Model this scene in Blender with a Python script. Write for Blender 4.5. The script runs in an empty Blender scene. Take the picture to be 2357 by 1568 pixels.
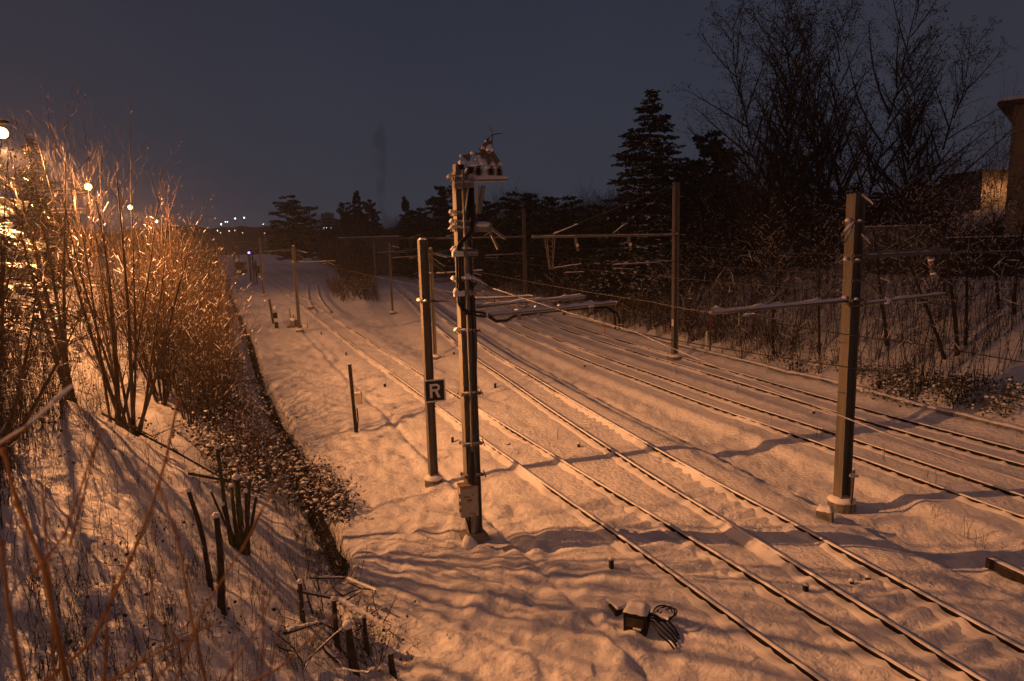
import bpy, bmesh, math, random
import numpy as np
from mathutils import Vector as V, Matrix, Quaternion
S = bpy.context.scene
C = S.collection
# ------------------------------------------------------------------ camera
H = 7.6                                             # eye height above the rails: the camera stands on a road bridge
TH, RO, F = math.radians(8.7), math.radians(1.6), 1571.0
_r0 = V((1, 0, 0)); _u0 = V((0, math.sin(TH), math.cos(TH))); FW = V((0, math.cos(TH), -math.sin(TH)))
RT = _r0 * math.cos(RO) - _u0 * math.sin(RO); UP = _u0 * math.cos(RO) + _r0 * math.sin(RO)
cd = bpy.data.cameras.new('camera'); cam = bpy.data.objects.new('camera', cd); C.objects.link(cam)
cam.matrix_world = Matrix(((RT.x, UP.x, -FW.x, 0), (RT.y, UP.y, -FW.y, 0), (RT.z, UP.z, -FW.z, H), (0, 0, 0, 1)))
cd.sensor_width = 36.0; cd.lens = 24.0; cd.clip_start = 0.2; cd.clip_end = 3000
cd.dof.use_dof = True; cd.dof.focus_distance = 20.0; cd.dof.aperture_fstop = 1.5
S.camera = cam
# ------------------------------------------------------------------ night sky
w = bpy.data.worlds.new('World'); S.world = w; w.use_nodes = True
nt = w.node_tree; nt.nodes.clear()
def N(t, **k):
    n = nt.nodes.new(t)
    for a, b in k.items(): setattr(n, a, b)
    return n
tc = N('ShaderNodeTexCoord'); sx = N('ShaderNodeSeparateXYZ'); nt.links.new(tc.outputs['Generated'], sx.inputs[0])
rz = N('ShaderNodeValToRGB'); nt.links.new(sx.outputs['Z'], rz.inputs[0])       # height above the horizon
rz.color_ramp.elements[0].position = 0.0; rz.color_ramp.elements[0].color = (.041, .046, .064, 1)
rz.color_ramp.elements[1].position = 0.55; rz.color_ramp.elements[1].color = (.0115, .0155, .0300, 1)
side = N('ShaderNodeMath', operation='SUBTRACT'); side.inputs[0].default_value = 1.0; nt.links.new(sx.outputs['Y'], side.inputs[1])
sr = N('ShaderNodeMapRange'); sr.inputs['From Min'].default_value = 0.06; sr.inputs['From Max'].default_value = 1.25
nt.links.new(side.outputs[0], sr.inputs['Value'])
nz = N('ShaderNodeTexNoise'); nz.inputs['Scale'].default_value = 1.6; nz.inputs['Detail'].default_value = 3
nt.links.new(tc.outputs['Generated'], nz.inputs['Vector'])
mx = N('ShaderNodeMix', data_type='RGBA'); nt.links.new(sr.outputs[0], mx.inputs['Factor'])
nt.links.new(rz.outputs[0], mx.inputs['A']); mx.inputs['B'].default_value = (.068, .043, .049, 1)   # town glow on the cloud
nv = N('ShaderNodeMapRange'); nv.inputs['To Min'].default_value = 0.72; nv.inputs['To Max'].default_value = 1.30
nt.links.new(nz.outputs['Fac'], nv.inputs['Value'])
bg = N('ShaderNodeBackground'); nt.links.new(mx.outputs['Result'], bg.inputs['Color']); nt.links.new(nv.outputs[0], bg.inputs['Strength'])
wo = N('ShaderNodeOutputWorld'); nt.links.new(bg.outputs[0], wo.inputs[0])
S.view_settings.view_transform = 'Standard'; S.view_settings.look = 'None'; S.view_settings.exposure = 0.0; S.view_settings.gamma = 1.0
try: S.view_settings.use_curve_mapping = False
except Exception: pass
cy = S.cycles
cy.use_denoising = True; cy.max_bounces = 4; cy.diffuse_bounces = 2; cy.glossy_bounces = 2; cy.volume_bounces = 0
cy.transparent_max_bounces = 6; cy.caustics_reflective = False; cy.caustics_refractive = False; cy.sample_clamp_indirect = 4.0
SODIUM = (1.0, 0.39, 0.13)
LAMP_W = 25000.0
HAZE = 0.0006
# ------------------------------------------------------------------ materials
def mat(name, base, rough=.8, metal=0.0, noise=None, bump=None, emit=None, spec=.3, streak=False):
    m = bpy.data.materials.new(name); m.use_nodes = True; t = m.node_tree; b = t.nodes['Principled BSDF']
    b.inputs['Base Color'].default_value = (*base, 1); b.inputs['Roughness'].default_value = rough; b.inputs['Metallic'].default_value = metal
    b.inputs['Specular IOR Level'].default_value = spec
    co = t.nodes.new('ShaderNodeTexCoord')
    if noise:                                        # (second colour, scale, contrast low, high)
        n = t.nodes.new('ShaderNodeTexNoise'); n.inputs['Scale'].default_value = noise[1]; n.inputs['Detail'].default_value = 6
        mp_ = t.nodes.new('ShaderNodeMapping'); mp_.inputs['Scale'].default_value = (2.2, 2.2, .16) if streak else (1, 1, 1); t.links.new(co.outputs['Object'], mp_.inputs['Vector']); t.links.new(mp_.outputs[0], n.inputs['Vector'])
        r = t.nodes.new('ShaderNodeValToRGB'); r.color_ramp.elements[0].position = noise[2]; r.color_ramp.elements[1].position = noise[3]
        r.color_ramp.elements[0].color = (*base, 1); r.color_ramp.elements[1].color = (*noise[0], 1)
        t.links.new(n.outputs['Fac'], r.inputs[0]); t.links.new(r.outputs[0], b.inputs['Base Color'])
    if bump:
        last = None
        for sc, st, di in bump:
            n = t.nodes.new('ShaderNodeTexNoise'); n.inputs['Scale'].default_value = sc; n.inputs['Detail'].default_value = 4
            t.links.new(co.outputs['Object'], n.inputs['Vector'])
            bp = t.nodes.new('ShaderNodeBump'); bp.inputs['Strength'].default_value = st; bp.inputs['Distance'].default_value = di
            t.links.new(n.outputs['Fac'], bp.inputs['Height'])
            if last: t.links.new(last.outputs[0], bp.inputs['Normal'])
            last = bp
        t.links.new(last.outputs[0], b.inputs['Normal'])
    if emit:
        b.inputs['Emission Color'].default_value = (*emit[0], 1); b.inputs['Emission Strength'].default_value = emit[1]
    return m
M = dict(
 snow=mat('snow', (.74, .75, .78), .92, noise=((.82, .82, .84), 3.0, .35, .65), bump=[(7.0, .7, .08), (24.0, .6, .03), (70.0, .5, .012)]),
 cap=mat('snow_cap', (.80, .80, .83), .95, bump=[(30.0, .4, .02)]),
 rust=mat('rail_steel', (.010, .008, .006), .9, noise=((.018, .012, .009), 8, .4, .6), spec=.1),
 galv=mat('galvanised_steel', (.13, .125, .115), .62, .25, noise=((.19, .17, .145), 5, .36, .66), bump=[(20, .2, .01)], streak=True),
 steel=mat('light_galvanised_steel', (.22, .205, .18), .6, .2, noise=((.31, .285, .245), 5, .34, .66), bump=[(18, .25, .01)], streak=True),
 olive=mat('painted_steel', (.12, .112, .095), .75, .1, noise=((.19, .17, .14), 5, .34, .66), bump=[(18, .25, .01)], streak=True),
 plate=mat('rusted_plate', (.17, .105, .075), .8, .1, noise=((.25, .17, .12), 12, .35, .6)),
 conc=mat('concrete', (.20, .19, .175), .95, noise=((.10, .095, .085), 6, .45, .65), bump=[(25, .5, .02)]),
 black=mat('black_rubber', (.012, .012, .013), .45),
 ceram=mat('brown_glazed_ceramic', (.018, .014, .013), .25, spec=.5),
 cab=mat('cabinet_steel', (.44, .40, .35), .55, .1, noise=((.22, .15, .10), 7, .55, .72)),
 sblack=mat('sign_black', (.012, .011, .014), .5), swhite=mat('sign_white', (.74, .74, .72), .55),
 bark=mat('bark', (.040, .030, .022), .95, noise=((.07, .054, .038), 9, .4, .65), bump=[(30, .5, .02)]),
 twig=mat('twig_bark', (.048, .028, .014), .9, noise=((.082, .049, .024), 4, .4, .6)),
 hazel=mat('hazel_bark', (.088, .060, .033), .85, noise=((.14, .095, .052), 6, .4, .6), bump=[(30, .4, .01)]),
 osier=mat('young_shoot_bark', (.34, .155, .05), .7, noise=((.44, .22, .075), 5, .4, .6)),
 moss=mat('mossy_bark', (.10, .105, .03), .95, noise=((.06, .05, .03), 6, .4, .6)),
 dark=mat('dark_bark', (.022, .017, .014), .95, noise=((.040, .030, .024), 6, .4, .6)),
 leaf=mat('withered_leaf', (.040, .027, .017), .85, noise=((.075, .046, .026), 1.5, .4, .6)),
 ivy=mat('ivy_leaf', (.035, .036, .02), .6, noise=((.075, .06, .03), 1.5, .4, .6)),
 needle=mat('conifer_needles', (.022, .028, .020), .85, noise=((.040, .045, .030), .8, .4, .6)),
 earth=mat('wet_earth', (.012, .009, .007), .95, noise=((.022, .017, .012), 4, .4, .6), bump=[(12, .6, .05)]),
 brick=mat('hut_masonry', (.09, .06, .045), .95, noise=((.06, .04, .035), 10, .4, .6)),
 plaster=mat('ochre_plaster', (.36, .27, .15), .92, noise=((.30, .22, .125), 1.2, .4, .65)),
 grey=mat('grey_render', (.20, .19, .18), .95, noise=((.14, .13, .12), 1.5, .4, .6)),
 glass=mat('dark_window_glass', (.015, .016, .02), .15, spec=.6),
 wood=mat('weathered_wood', (.075, .058, .042), .9, noise=((.12, .09, .06), 6, .4, .6)),
 tar=mat('tarred_timber', (.014, .012, .012), .85, noise=((.03, .025, .022), 8, .4, .6)),
 red=mat('red_paint', (.30, .03, .025), .6), orange=mat('orange_plastic', (.65, .17, .03), .55),
 hill=mat('wooded_hillside', (.05, .045, .045), 1.0, noise=((.03, .03, .03), .05, .4, .6)),
 far=mat('tower_concrete', (.25, .25, .26), .95),
 lens=mat('sodium_lens', (1, .7, .35), .4, emit=((1.0, .52, .15), 9.0)),
 cool=mat('cool_lamp_lens', (.8, .9, 1), .4, emit=((.60, .80, 1.0), 7.0)),
 warm=mat('warm_lamp_lens', (1, .8, .6), .4, emit=((1.0, .62, .35), 4.0)),
 violet=mat('violet_signal_lens', (.5, .3, 1), .3, emit=((.35, .08, 1.0), 14.0)),
)
# ------------------------------------------------------------------ mesh builder
class MB:
    def __init__(s): s.v = []; s.f = []
    def add(s, vs, fs):
        o = len(s.v); s.v.extend([tuple(x) for x in vs]); s.f.extend([tuple(i + o for i in f) for f in fs]); return s
    def box(s, c, sz, rot=None, top=1.0):
        c = V(c); hx, hy, hz = sz[0] / 2, sz[1] / 2, sz[2] / 2
        vs = [V((x * hx * (top if z > 0 else 1), y * hy * (top if z > 0 else 1), z * hz)) for z in (-1, 1) for x, y in ((-1, -1), (1, -1), (1, 1), (-1, 1))]
        if rot is not None: vs = [rot @ q for q in vs]
        return s.add([q + c for q in vs], [(3, 2, 1, 0), (4, 5, 6, 7), (0, 1, 5, 4), (1, 2, 6, 5), (2, 3, 7, 6), (3, 0, 4, 7)])
    def bar(s, a, b, wd, ht, up=(0, 0, 1)):
        a, b = V(a), V(b); d = (b - a).normalized(); u = V(up)
        if abs(d.dot(u)) > .98: u = V((.39, -.92, 0))
        x = d.cross(u).normalized(); u = x.cross(d)
        vs = [p + x * sx * wd / 2 + u * sz * ht / 2 for p in (a, b) for sx, sz in ((-1, -1), (1, -1), (1, 1), (-1, 1))]
        return s.add(vs, [(3, 2, 1, 0), (4, 5, 6, 7), (0, 1, 5, 4), (1, 2, 6, 5), (2, 3, 7, 6), (3, 0, 4, 7)])
    def tube(s, pts, r, n=6, cap=True):
        pts = [V(p) for p in pts]; m = len(pts)
        rs = r if isinstance(r, (list, tuple)) else [r] * m
        o = len(s.v); ref = None
        for i in range(m):
            d = (pts[min(i + 1, m - 1)] - pts[max(i - 1, 0)])
            d = d.normalized() if d.length > 1e-9 else V((0, 0, 1))
            if ref is None: ref = d.orthogonal().normalized()
            else:
                ref = ref - d * ref.dot(d)
                ref = ref.normalized() if ref.length > 1e-6 else d.orthogonal().normalized()
            y = d.cross(ref)
            for k in range(n):
                a = 2 * math.pi * k / n
                q = pts[i] + (ref * math.cos(a) + y * math.sin(a)) * rs[i]; s.v.append((q.x, q.y, q.z))
        for i in range(m - 1):
            for k in range(n):
                k2 = (k + 1) % n; a = o + i * n; b = a + n
                s.f.append((a + k, a + k2, b + k2, b + k))
        if cap and n > 2:
            s.f.append(tuple(o + k for k in range(n - 1, -1, -1))); s.f.append(tuple(o + (m - 1) * n + k for k in range(n)))
        return s
    def ball(s, c, r, sq=1.0, n=8, m=5, rng=None, jit=0.0):
        c = V(c); o = len(s.v)
        for i in range(m + 1):
            ph = math.pi * i / m
            for k in range(n):
                a = 2 * math.pi * k / n; rr = r * (1 + (rng.uniform(-jit, jit) if rng else 0))
                s.v.append((c.x + rr * math.sin(ph) * math.cos(a), c.y + rr * math.sin(ph) * math.sin(a), c.z + rr * sq * math.cos(ph)))
        for i in range(m):
            for k in range(n):
                k2 = (k + 1) % n
                s.f.append((o + i * n + k, o + (i + 1) * n + k, o + (i + 1) * n + k2, o + i * n + k2))
        return s
    def prism(s, poly, t0, t1, fr):                  # poly of (a, b) in a frame (origin, ax, ay, az), extruded along az
        og, ax, ay, az = fr; n = len(poly)
        vs = [og + ax * a + ay * b + az * t for t in (t0, t1) for a, b in poly]
        return s.add(vs, [tuple(range(n - 1, -1, -1)), tuple(range(n, 2 * n))] + [(i, (i + 1) % n, n + (i + 1) % n, n + i) for i in range(n)])
    def mesh(s, name, m, smooth=False):
        me = bpy.data.meshes.new(name); me.from_pydata(s.v, [], s.f); me.materials.append(M[m] if isinstance(m, str) else m)
        if smooth: me.polygons.foreach_set('use_smooth', [True] * len(me.polygons))
        me.update(); return me
    def obj(s, name, m, parent=None, smooth=False):
        o = bpy.data.objects.new(name, s.mesh(name, m, smooth)); C.objects.link(o)
        if name in FINE: o['kind'] = 'stuff'
        if parent is not None:
            o.parent = parent; o.matrix_parent_inverse = Matrix.Translation(parent.location).inverted() if parent.type == 'EMPTY' and parent.parent is None else Matrix()
        return o
def tag(o, label, cat, group=None, kind=None):
    o['label'] = label; o['category'] = cat
    if group: o['group'] = group
    if kind: o['kind'] = kind
    return o
def thing(name, label, cat, loc=(0, 0, 0), group=None):
    o = bpy.data.objects.new(name, None); C.objects.link(o); o.location = loc; o.empty_display_size = .2
    return tag(o, label, cat, group)
FINE = {'twigs', 'snow', 'leaves', 'crown', 'branches', 'needles', 'stalk', 'stems', 'ivy'}
def link(name, me, parent):
    o = bpy.data.objects.new(name, me)
    if name in FINE: o['kind'] = 'stuff'; C.objects.link(o); o.parent = parent; return o
# ------------------------------------------------------------------ where things stand (sight lines of the survey photograph met with the ground)
def ray(u, v): return FW + RT * ((u - 1178.5) / F) - UP * ((v - 784.0) / F)
def G(u, v, z=0.0):
    d = ray(u, v); t = (z - H) / d.z; return V((d.x * t, d.y * t, z))
def D(u, v, y):
    d = ray(u, v); t = y / d.y; return V((d.x * t, y, H + d.z * t))
def pl(pts): return np.array(pts, float)
s_ = 7.95 / 7.6
TA = pl([(15.0, -10), (8.1, 5.7), (5.48, 11.6), (3.6, 16), (1.5, 20.7), (-4.2, 34), (-9.97, 47.5), (-12.6, 54), (-16.5, 63.2), (-20.95, 74), (-25.5, 85.3), (-30.3, 96.8), (-37.8, 114), (-48.9, 140), (-62.3, 172), (-85.5, 229), (-112, 300), (-140, 370)])
TB_ = pl([(15.6, -10), (10.4, 5.0), (7.9, 12.4), (6.36, 17), (5.12, 20.6), (2.5, 29), (0.0, 37.6), (-1.45, 42.4), (-3.35, 49.5), (-5.5, 57.9), (-7.1, 64.2), (-8.7, 71), (-13.1, 90), (-18, 110), (-25.3, 141), (-37, 180), (-56, 230), (-80, 285)])
TC = pl([(24, -8), (18.3, 7), (13.95, 17), (12.85, 20), (11.3, 24.4), (9.1, 30), (7.4, 35), (5.65, 40), (3.35, 47.3), (0.6, 57), (-3.6, 73), (-9.0, 93), (-15.0, 114), (-24, 144), (-36, 178), (-56, 224), (-82, 275)]) * s_
TD = pl([(27.5, -8), (22.0, 9), (18.0, 18), (15.35, 24.5), (13.35, 30), (11.7, 35), (9.6, 41), (6.85, 49.4), (4.4, 57.5), (0.6, 73), (-4.8, 93), (-10.8, 114), (-20, 144), (-32, 178), (-52, 224), (-78, 275)]) * s_
TE = pl([(-20.4, 74), (-24.2, 85), (-28.0, 97), (-31.5, 109), (-36.5, 126), (-43, 146), (-51.5, 172), (-70, 218), (-92, 262)])
TF = pl([(-36.6, 126), (-39.4, 132), (-43.6, 144), (-50, 160), (-62, 188), (-82, 235), (-107, 290)])
def resample(P, step):
    # Catmull-Rom through the surveyed points, then even steps
    Q = []
    n = len(P)
    for i in range(n - 1):
        p0, p1, p2, p3 = P[max(i - 1, 0)], P[i], P[i + 1], P[min(i + 2, n - 1)]
        L = np.linalg.norm(p2 - p1); d0 = max(np.linalg.norm(p1 - p0), 1e-6); d2 = max(np.linalg.norm(p3 - p2), 1e-6)
        m1 = ((p2 - p0) / (d0 + L) if i > 0 else (p2 - p1) / L) * L; m2 = ((p3 - p1) / (L + d2) if i < n - 2 else (p2 - p1) / L) * L
        for t in np.linspace(0, 1, 12, endpoint=False):
            h = t * t; c = h * t
            Q.append((2 * c - 3 * h + 1) * p1 + (c - 2 * h + t) * m1 + (-2 * c + 3 * h) * p2 + (c - h) * m2)
    Q.append(P[-1]); Q = np.array(Q)
    s = np.concatenate([[0], np.cumsum(np.linalg.norm(np.diff(Q, axis=0), axis=1))])
    if callable(step):
        tt = [0.0]
        while tt[-1] < s[-1]:
            y = np.interp(tt[-1], s, Q[:, 1]); tt.append(tt[-1] + step(y))
        tt = np.array(tt[:-1])
    else: tt = np.arange(0, s[-1], step)
    return np.stack([np.interp(tt, s, Q[:, 0]), np.interp(tt, s, Q[:, 1])], 1)
TRK = {k: resample(p, 2.0) for k, p in dict(A=TA, B=TB_, C=TC, D=TD, E=TE, F=TF).items()}
DIT = resample(pl([(8.5, -14), (3.6, 0), (0.6, 6.0), (-2.6, 12.4), (-3.2, 13.4), (-4.2, 15.2), (-4.6, 16.4), (-5.9, 19.2), (-8.3, 25), (-11.5, 31.8), (-14.8, 39.2), (-25, 63.5), (-44, 107), (-64, 155), (-94, 225), (-128, 310)]), 1.0)
def sdist(P, X, Y, chunk=40000):
    """signed distance to a polyline, right of its travel direction positive"""
    a = P[:-1]; b = P[1:]; ab = b - a; L2 = (ab ** 2).sum(1)
    out = np.empty(X.shape); Xf = X.ravel(); Yf = Y.ravel(); of = out.ravel()
    for i in range(0, Xf.size, chunk):
        px = Xf[i:i + chunk, None]; py = Yf[i:i + chunk, None]
        t = np.clip(((px - a[:, 0]) * ab[:, 0] + (py - a[:, 1]) * ab[:, 1]) / L2, 0, 1)
        dx = px - a[:, 0] - t * ab[:, 0]; dy = py - a[:, 1] - t * ab[:, 1]
        d2 = dx * dx + dy * dy; k = d2.argmin(1); r = np.arange(len(k))
        sg = np.where(ab[k, 0] * dy[r, k] - ab[k, 1] * dx[r, k] > 0, -1, 1)
        of[i:i + chunk] = np.sqrt(d2[r, k]) * sg
    return out
def vnoise(X, Y, sc, seed):
    x = X / sc; y = Y / sc; xi = np.floor(x).astype(np.int64); yi = np.floor(y).astype(np.int64); fx = x - xi; fy = y - yi
    fx = fx * fx * fx * (fx * (fx * 6 - 15) + 10); fy = fy * fy * fy * (fy * (fy * 6 - 15) + 10)
    def h(a, b):
        n = (a * 374761393 + b * 668265263 + seed * 974711) & 0x7fffffff
        n = ((n ^ (n >> 13)) * 1274126177) & 0x7fffffff
        return ((n ^ (n >> 16)) & 0xffff) / 65535.0 * 2 - 1
    return (h(xi, yi) * (1 - fx) + h(xi + 1, yi) * fx) * (1 - fy) + (h(xi, yi + 1) * (1 - fx) + h(xi + 1, yi + 1) * fx) * fy
def sst(a, b, x):
    t = np.clip((x - a) / (b - a), 0, 1); return t * t * (3 - 2 * t)
Z0 = dict(A=0.0, B=0.0, C=-0.35, D=-0.35, E=0.0, F=0.0)
def ground(X, Y, detail=True):
    X = np.asarray(X, float); Y = np.asarray(Y, float)
    d = {k: sdist(p, X, Y) for k, p in TRK.items()}
    dd = -sdist(DIT, X, Y)                            # positive on the bank left of the ditch
    z = np.full(X.shape, -0.26)
    # swale between the second and third track, shoulder of the third
    z -= 0.42 * sst(-6.0, -4.2, d['C']) * (1 - sst(-2.6, -1.5, d['C'])) * (d['B'] > 1.5)
    # hollow between the first and second track
    z -= 0.20 * sst(2.2, 3.6, d['A']) * sst(2.2, 3.6, -d['B']) * (1 - sst(3, 9, np.minimum(d['A'], -d['B'])) * .5)
    # island with bushes where the tracks part
    inr = np.minimum(np.minimum(d['A'], np.where(Y > 74, d['E'], 99)), -d['B'])
    z += 1.5 * sst(4.0, 9.0, inr) * sst(70, 105, Y)
    bed = np.zeros(X.shape)
    for k in 'CDABEF':
        a = np.abs(d[k])
        if k in 'EF': a = np.where(Y < 70, 99, a)
        wgt = 1 - sst(1.55, 2.5, a)
        z = z * (1 - wgt) + (Z0[k] - 0.155) * wgt; bed = np.maximum(bed, wgt)
    # left bank up to the street
    up = np.clip(dd - 0.45, 0, None)
    bank = np.minimum(up * 0.80, 5.1) - 0.5 * np.exp(-((up - 6.9) / 1.2) ** 2) + 0.0
    z = np.where(dd > 0.3, np.maximum(-0.45 + bank, -0.5), z)
    dw = .26 + .10 * sst(14, 40, Y) + .05 * vnoise(X, Y, 1.1, 31)
    z = z - 0.72 * np.exp(-(dd / dw) ** 4) * (Y < 230) * (.30 + .70 * sst(13.5, 17.5, Y))
    # right bank
    r = d['D'] - 3.0
    z = np.where(r > 0, np.where(d['D'] > 2.5, -0.45, z) + np.minimum(0.47 * np.clip(r - .3, 0, None), 4.9), z)
    # cable-trough lines under the snow
    z += 0.10 * np.exp(-((d['B'] - 2.75) / .22) ** 2) - 0.09 * np.exp(-((d['B'] - 3.15) / .12) ** 2)
    z += 0.06 * np.exp(-((d['A'] + 3.35) / .20) ** 2) * (Y < 60) - 0.10 * np.exp(-((d['A'] + 3.05) / .10) ** 2) * (Y < 60)
    if detail:
        free = 1 - bed
        fadew = np.clip(70 / np.maximum(np.hypot(X, Y), 1), .25, 1)
        lump = vnoise(X, Y, .44, 1) * .075 + vnoise(X, Y, .25, 2) * .045 + vnoise(X + 3, Y, 1.2, 3) * .075 + vnoise(X, Y, 3.4, 4) * .08 - .06 * sst(.25, .6, vnoise(X, Y, .5, 77)) * sst(-.1, .4, vnoise(X, Y, 4.0, 78))
        z = z + lump * (.34 + .66 * free) * fadew * (1 - .45 * sst(0, 4, d['A']))
        # the sleepers just show as soft steps between the rails
        for k in 'AB':
            ph = (Y - X * .42) * 2 * math.pi / .66
            z += .05 * np.sin(ph) * (1 - sst(.55, .7, np.abs(d[k]))) * (vnoise(X, Y, 2.2, 9) > -.1)
            z -= .05 * np.exp(-((np.abs(d[k]) - .98) / .16) ** 2)*.4
        z += np.where(dd > .6, vnoise(X, Y, .8, 5) * .10 + vnoise(X, Y, 2.6, 6) * .22, 0) * np.clip(dd / 3, 0, 1)
        z += np.where(r > .6, vnoise(X, Y, .9, 7) * .09 + vnoise(X, Y, 3.2, 8) * .22, 0)
    return z
def gz(x, y): return float(ground(np.array([x]), np.array([y]))[0])
# ------------------------------------------------------------------ ground sheet
na, nr = 760, 560
ang = np.radians(np.concatenate([np.linspace(-97, -52, 60, endpoint=False), np.linspace(-52, 52, na - 120), np.linspace(52.3, 97, 60)]))
rad = np.geomspace(2.2, 590, nr)
A_, R_ = np.meshgrid(ang, rad); GX = R_ * np.sin(A_); GY = R_ * np.cos(A_)
GZ = ground(GX, GY)
farw = sst(230, 420, R_)
GZ = GZ * (1 - farw) + farw * 1.0
nv_ = na * nr
me = bpy.data.meshes.new('snow_ground'); me.vertices.add(nv_)
me.vertices.foreach_set('co', np.stack([GX, GY, GZ], -1).ravel())
i, j = np.meshgrid(np.arange(nr - 1), np.arange(na - 1), indexing='ij'); q = (i * na + j)
quads = np.stack([q, q + 1, q + na + 1, q + na], -1).reshape(-1, 4)[:, ::-1]
me.loops.add(quads.size); me.loops.foreach_set('vertex_index', quads.ravel())
me.polygons.add(len(quads)); me.polygons.foreach_set('loop_start', np.arange(0, quads.size, 4)); me.polygons.foreach_set('loop_total', np.full(len(quads), 4))
me.polygons.foreach_set('use_smooth', np.ones(len(quads), bool)); me.materials.append(M['snow']); me.update(calc_edges=True)
go = bpy.data.objects.new('snow_ground', me); C.objects.link(go); go['kind'] = 'structure'
def hz(x, y): return gz(x, y)
def GT(u, v):                                         # sight line met with the modelled ground
    d = ray(u, v); lo, hi = 2.5, 320.0
    for n in (48, 24, 12):
        ys = np.geomspace(lo, hi, n); t = ys / d.y; X = d.x * t; Zr = H + d.z * t; Zg = ground(X, ys, False)
        k = int(np.argmax(Zr < Zg)) if (Zr < Zg).any() else n - 1
        lo, hi = ys[max(k - 1, 0)], ys[k]
        if hi <= lo * 1.0001: break
    return V((X[k], ys[k], hz(X[k], ys[k])))
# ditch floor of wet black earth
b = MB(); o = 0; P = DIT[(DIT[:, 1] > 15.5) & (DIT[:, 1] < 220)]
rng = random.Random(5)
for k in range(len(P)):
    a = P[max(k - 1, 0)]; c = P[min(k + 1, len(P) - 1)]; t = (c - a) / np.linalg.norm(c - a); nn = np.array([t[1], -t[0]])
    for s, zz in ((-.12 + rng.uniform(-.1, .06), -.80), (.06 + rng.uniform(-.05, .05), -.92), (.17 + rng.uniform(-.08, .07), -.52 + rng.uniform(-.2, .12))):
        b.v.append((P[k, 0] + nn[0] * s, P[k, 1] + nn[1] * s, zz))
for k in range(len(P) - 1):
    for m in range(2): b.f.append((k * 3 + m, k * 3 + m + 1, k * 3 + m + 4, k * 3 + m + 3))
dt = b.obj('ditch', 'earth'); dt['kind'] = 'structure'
# ------------------------------------------------------------------ railway tracks
def lod(y): return .11 if y < 26 else .2 if y < 50 else .55 if y < 110 else 1.6
def make_track(key, P, label, bank=True):
    rng = random.Random(hash(key) & 255 if False else ord(key)); nrng = np.random.RandomState(ord(key))
    t = thing('railway_track', label, 'railway track', (float(P[0, 0]), float(P[0, 1]), Z0[key]), 'snow covered railway tracks in the cutting')
    Q = resample(P, lod); dv = np.gradient(Q, axis=0); dv /= np.linalg.norm(dv, axis=1)[:, None]; nn = np.stack([dv[:, 1], -dv[:, 0]], 1)
    s = np.concatenate([[0], np.cumsum(np.linalg.norm(np.diff(Q, axis=0), axis=1))]); z = Z0[key]; n = len(Q)
    for side in (-1, 1):
        c = Q + nn * side * .7525; sd = 11 * ord(key) + side
        prof = [(-.065, -.18), (.065, -.18), (.012, -.15), (.012, -.045), (.036, -.03), (.036, 0), (-.036, 0), (-.036, -.03), (-.012, -.045), (-.012, -.15)]
        def strip(mb, sec, closed=True):              # sec: function(k) -> list of (offset, z)
            m = len(sec(0)); o = len(mb.v)
            for k in range(n):
                for a, zz in sec(k): mb.v.append((c[k, 0] + nn[k, 0] * a, c[k, 1] + nn[k, 1] * a, z + zz))
            for k in range(n - 1):
                for q_ in range(m if closed else m - 1):
                    q2 = (q_ + 1) % m; mb.f.append((o + k * m + q_, o + k * m + q2, o + (k + 1) * m + q2, o + (k + 1) * m + q_))
        mb = MB(); strip(mb, lambda k: prof); r = mb.obj('rail', 'rust', t)
        wv = vnoise(s, s * 0 + sd, .35, 3) * .006; hv = .03 + vnoise(s, s * 0 + sd, .5, 4) * .008
        mb = MB(); strip(mb, lambda k: [(-.046 + wv[k], .0), (-.03, hv[k] * .85), (0, hv[k]), (.032, hv[k] * .8), (.046 + wv[k], 0), (0.04, -.012), (-.04 + wv[k], -.012)])
        cp = mb.obj('snow_cap', 'cap', None, True); cp.parent = r
        # snow heaped against the near side of the rail, higher over each sleeper and chair
        per = np.abs(((s / .6) % 1) - .5) * 2
        big = vnoise(s, s * 0 + sd, 2.3, 5) * .62 + vnoise(s, s * 0 + sd, 7.0, 6) * .55
        hh = np.clip(-.128 + .060 * np.clip((per - .60) / .3, 0, 1) + .16 * np.clip(big - .10, 0, 1) + .03 * vnoise(s, s * 0 + sd, .3, 8), -.13, -.004)
        wd = .17 + .05 * vnoise(s, s * 0 + sd, .5, 9)
        mb = MB(); strip(mb, lambda k: [(-.016 - .022 * max(0, min(1, (hh[k] + .04) / .03)), hh[k]), (-.05, hh[k] - .012), (-.6 * wd[k], (hh[k] - .13) * .5 + .01), (-wd[k], -.135), (-wd[k] * 1.5, -.17)], False)
        bk = mb.obj('snow_bank', 'cap', None, True); bk.parent = r
        mb = MB(); strip(mb, lambda k: [(.016, -.035 + .02 * wv[k]), (.06, -.05), (.13, -.105), (.24, -.16)], False)
        bk = mb.obj('snow_bank', 'cap', None, True); bk.parent = r
    return t
make_track('A', TA, 'railway track nearest the ditch, passing right behind the pole with the R board')
make_track('B', TB_, 'second railway track from the ditch, curving away left of the shoulder of lit snow')
make_track('C', TC, 'third railway track, on the far side of the swale beside the thick right-hand mast')
make_track('D', TD, 'railway track on the far right at the foot of the wooded bank')
make_track('E', TE, 'diverging railway track with an S-bend branching from the leftmost track by the bushes')
make_track('F', TF, 'faint far siding joining the S-bend turnout in the distance')
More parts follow.
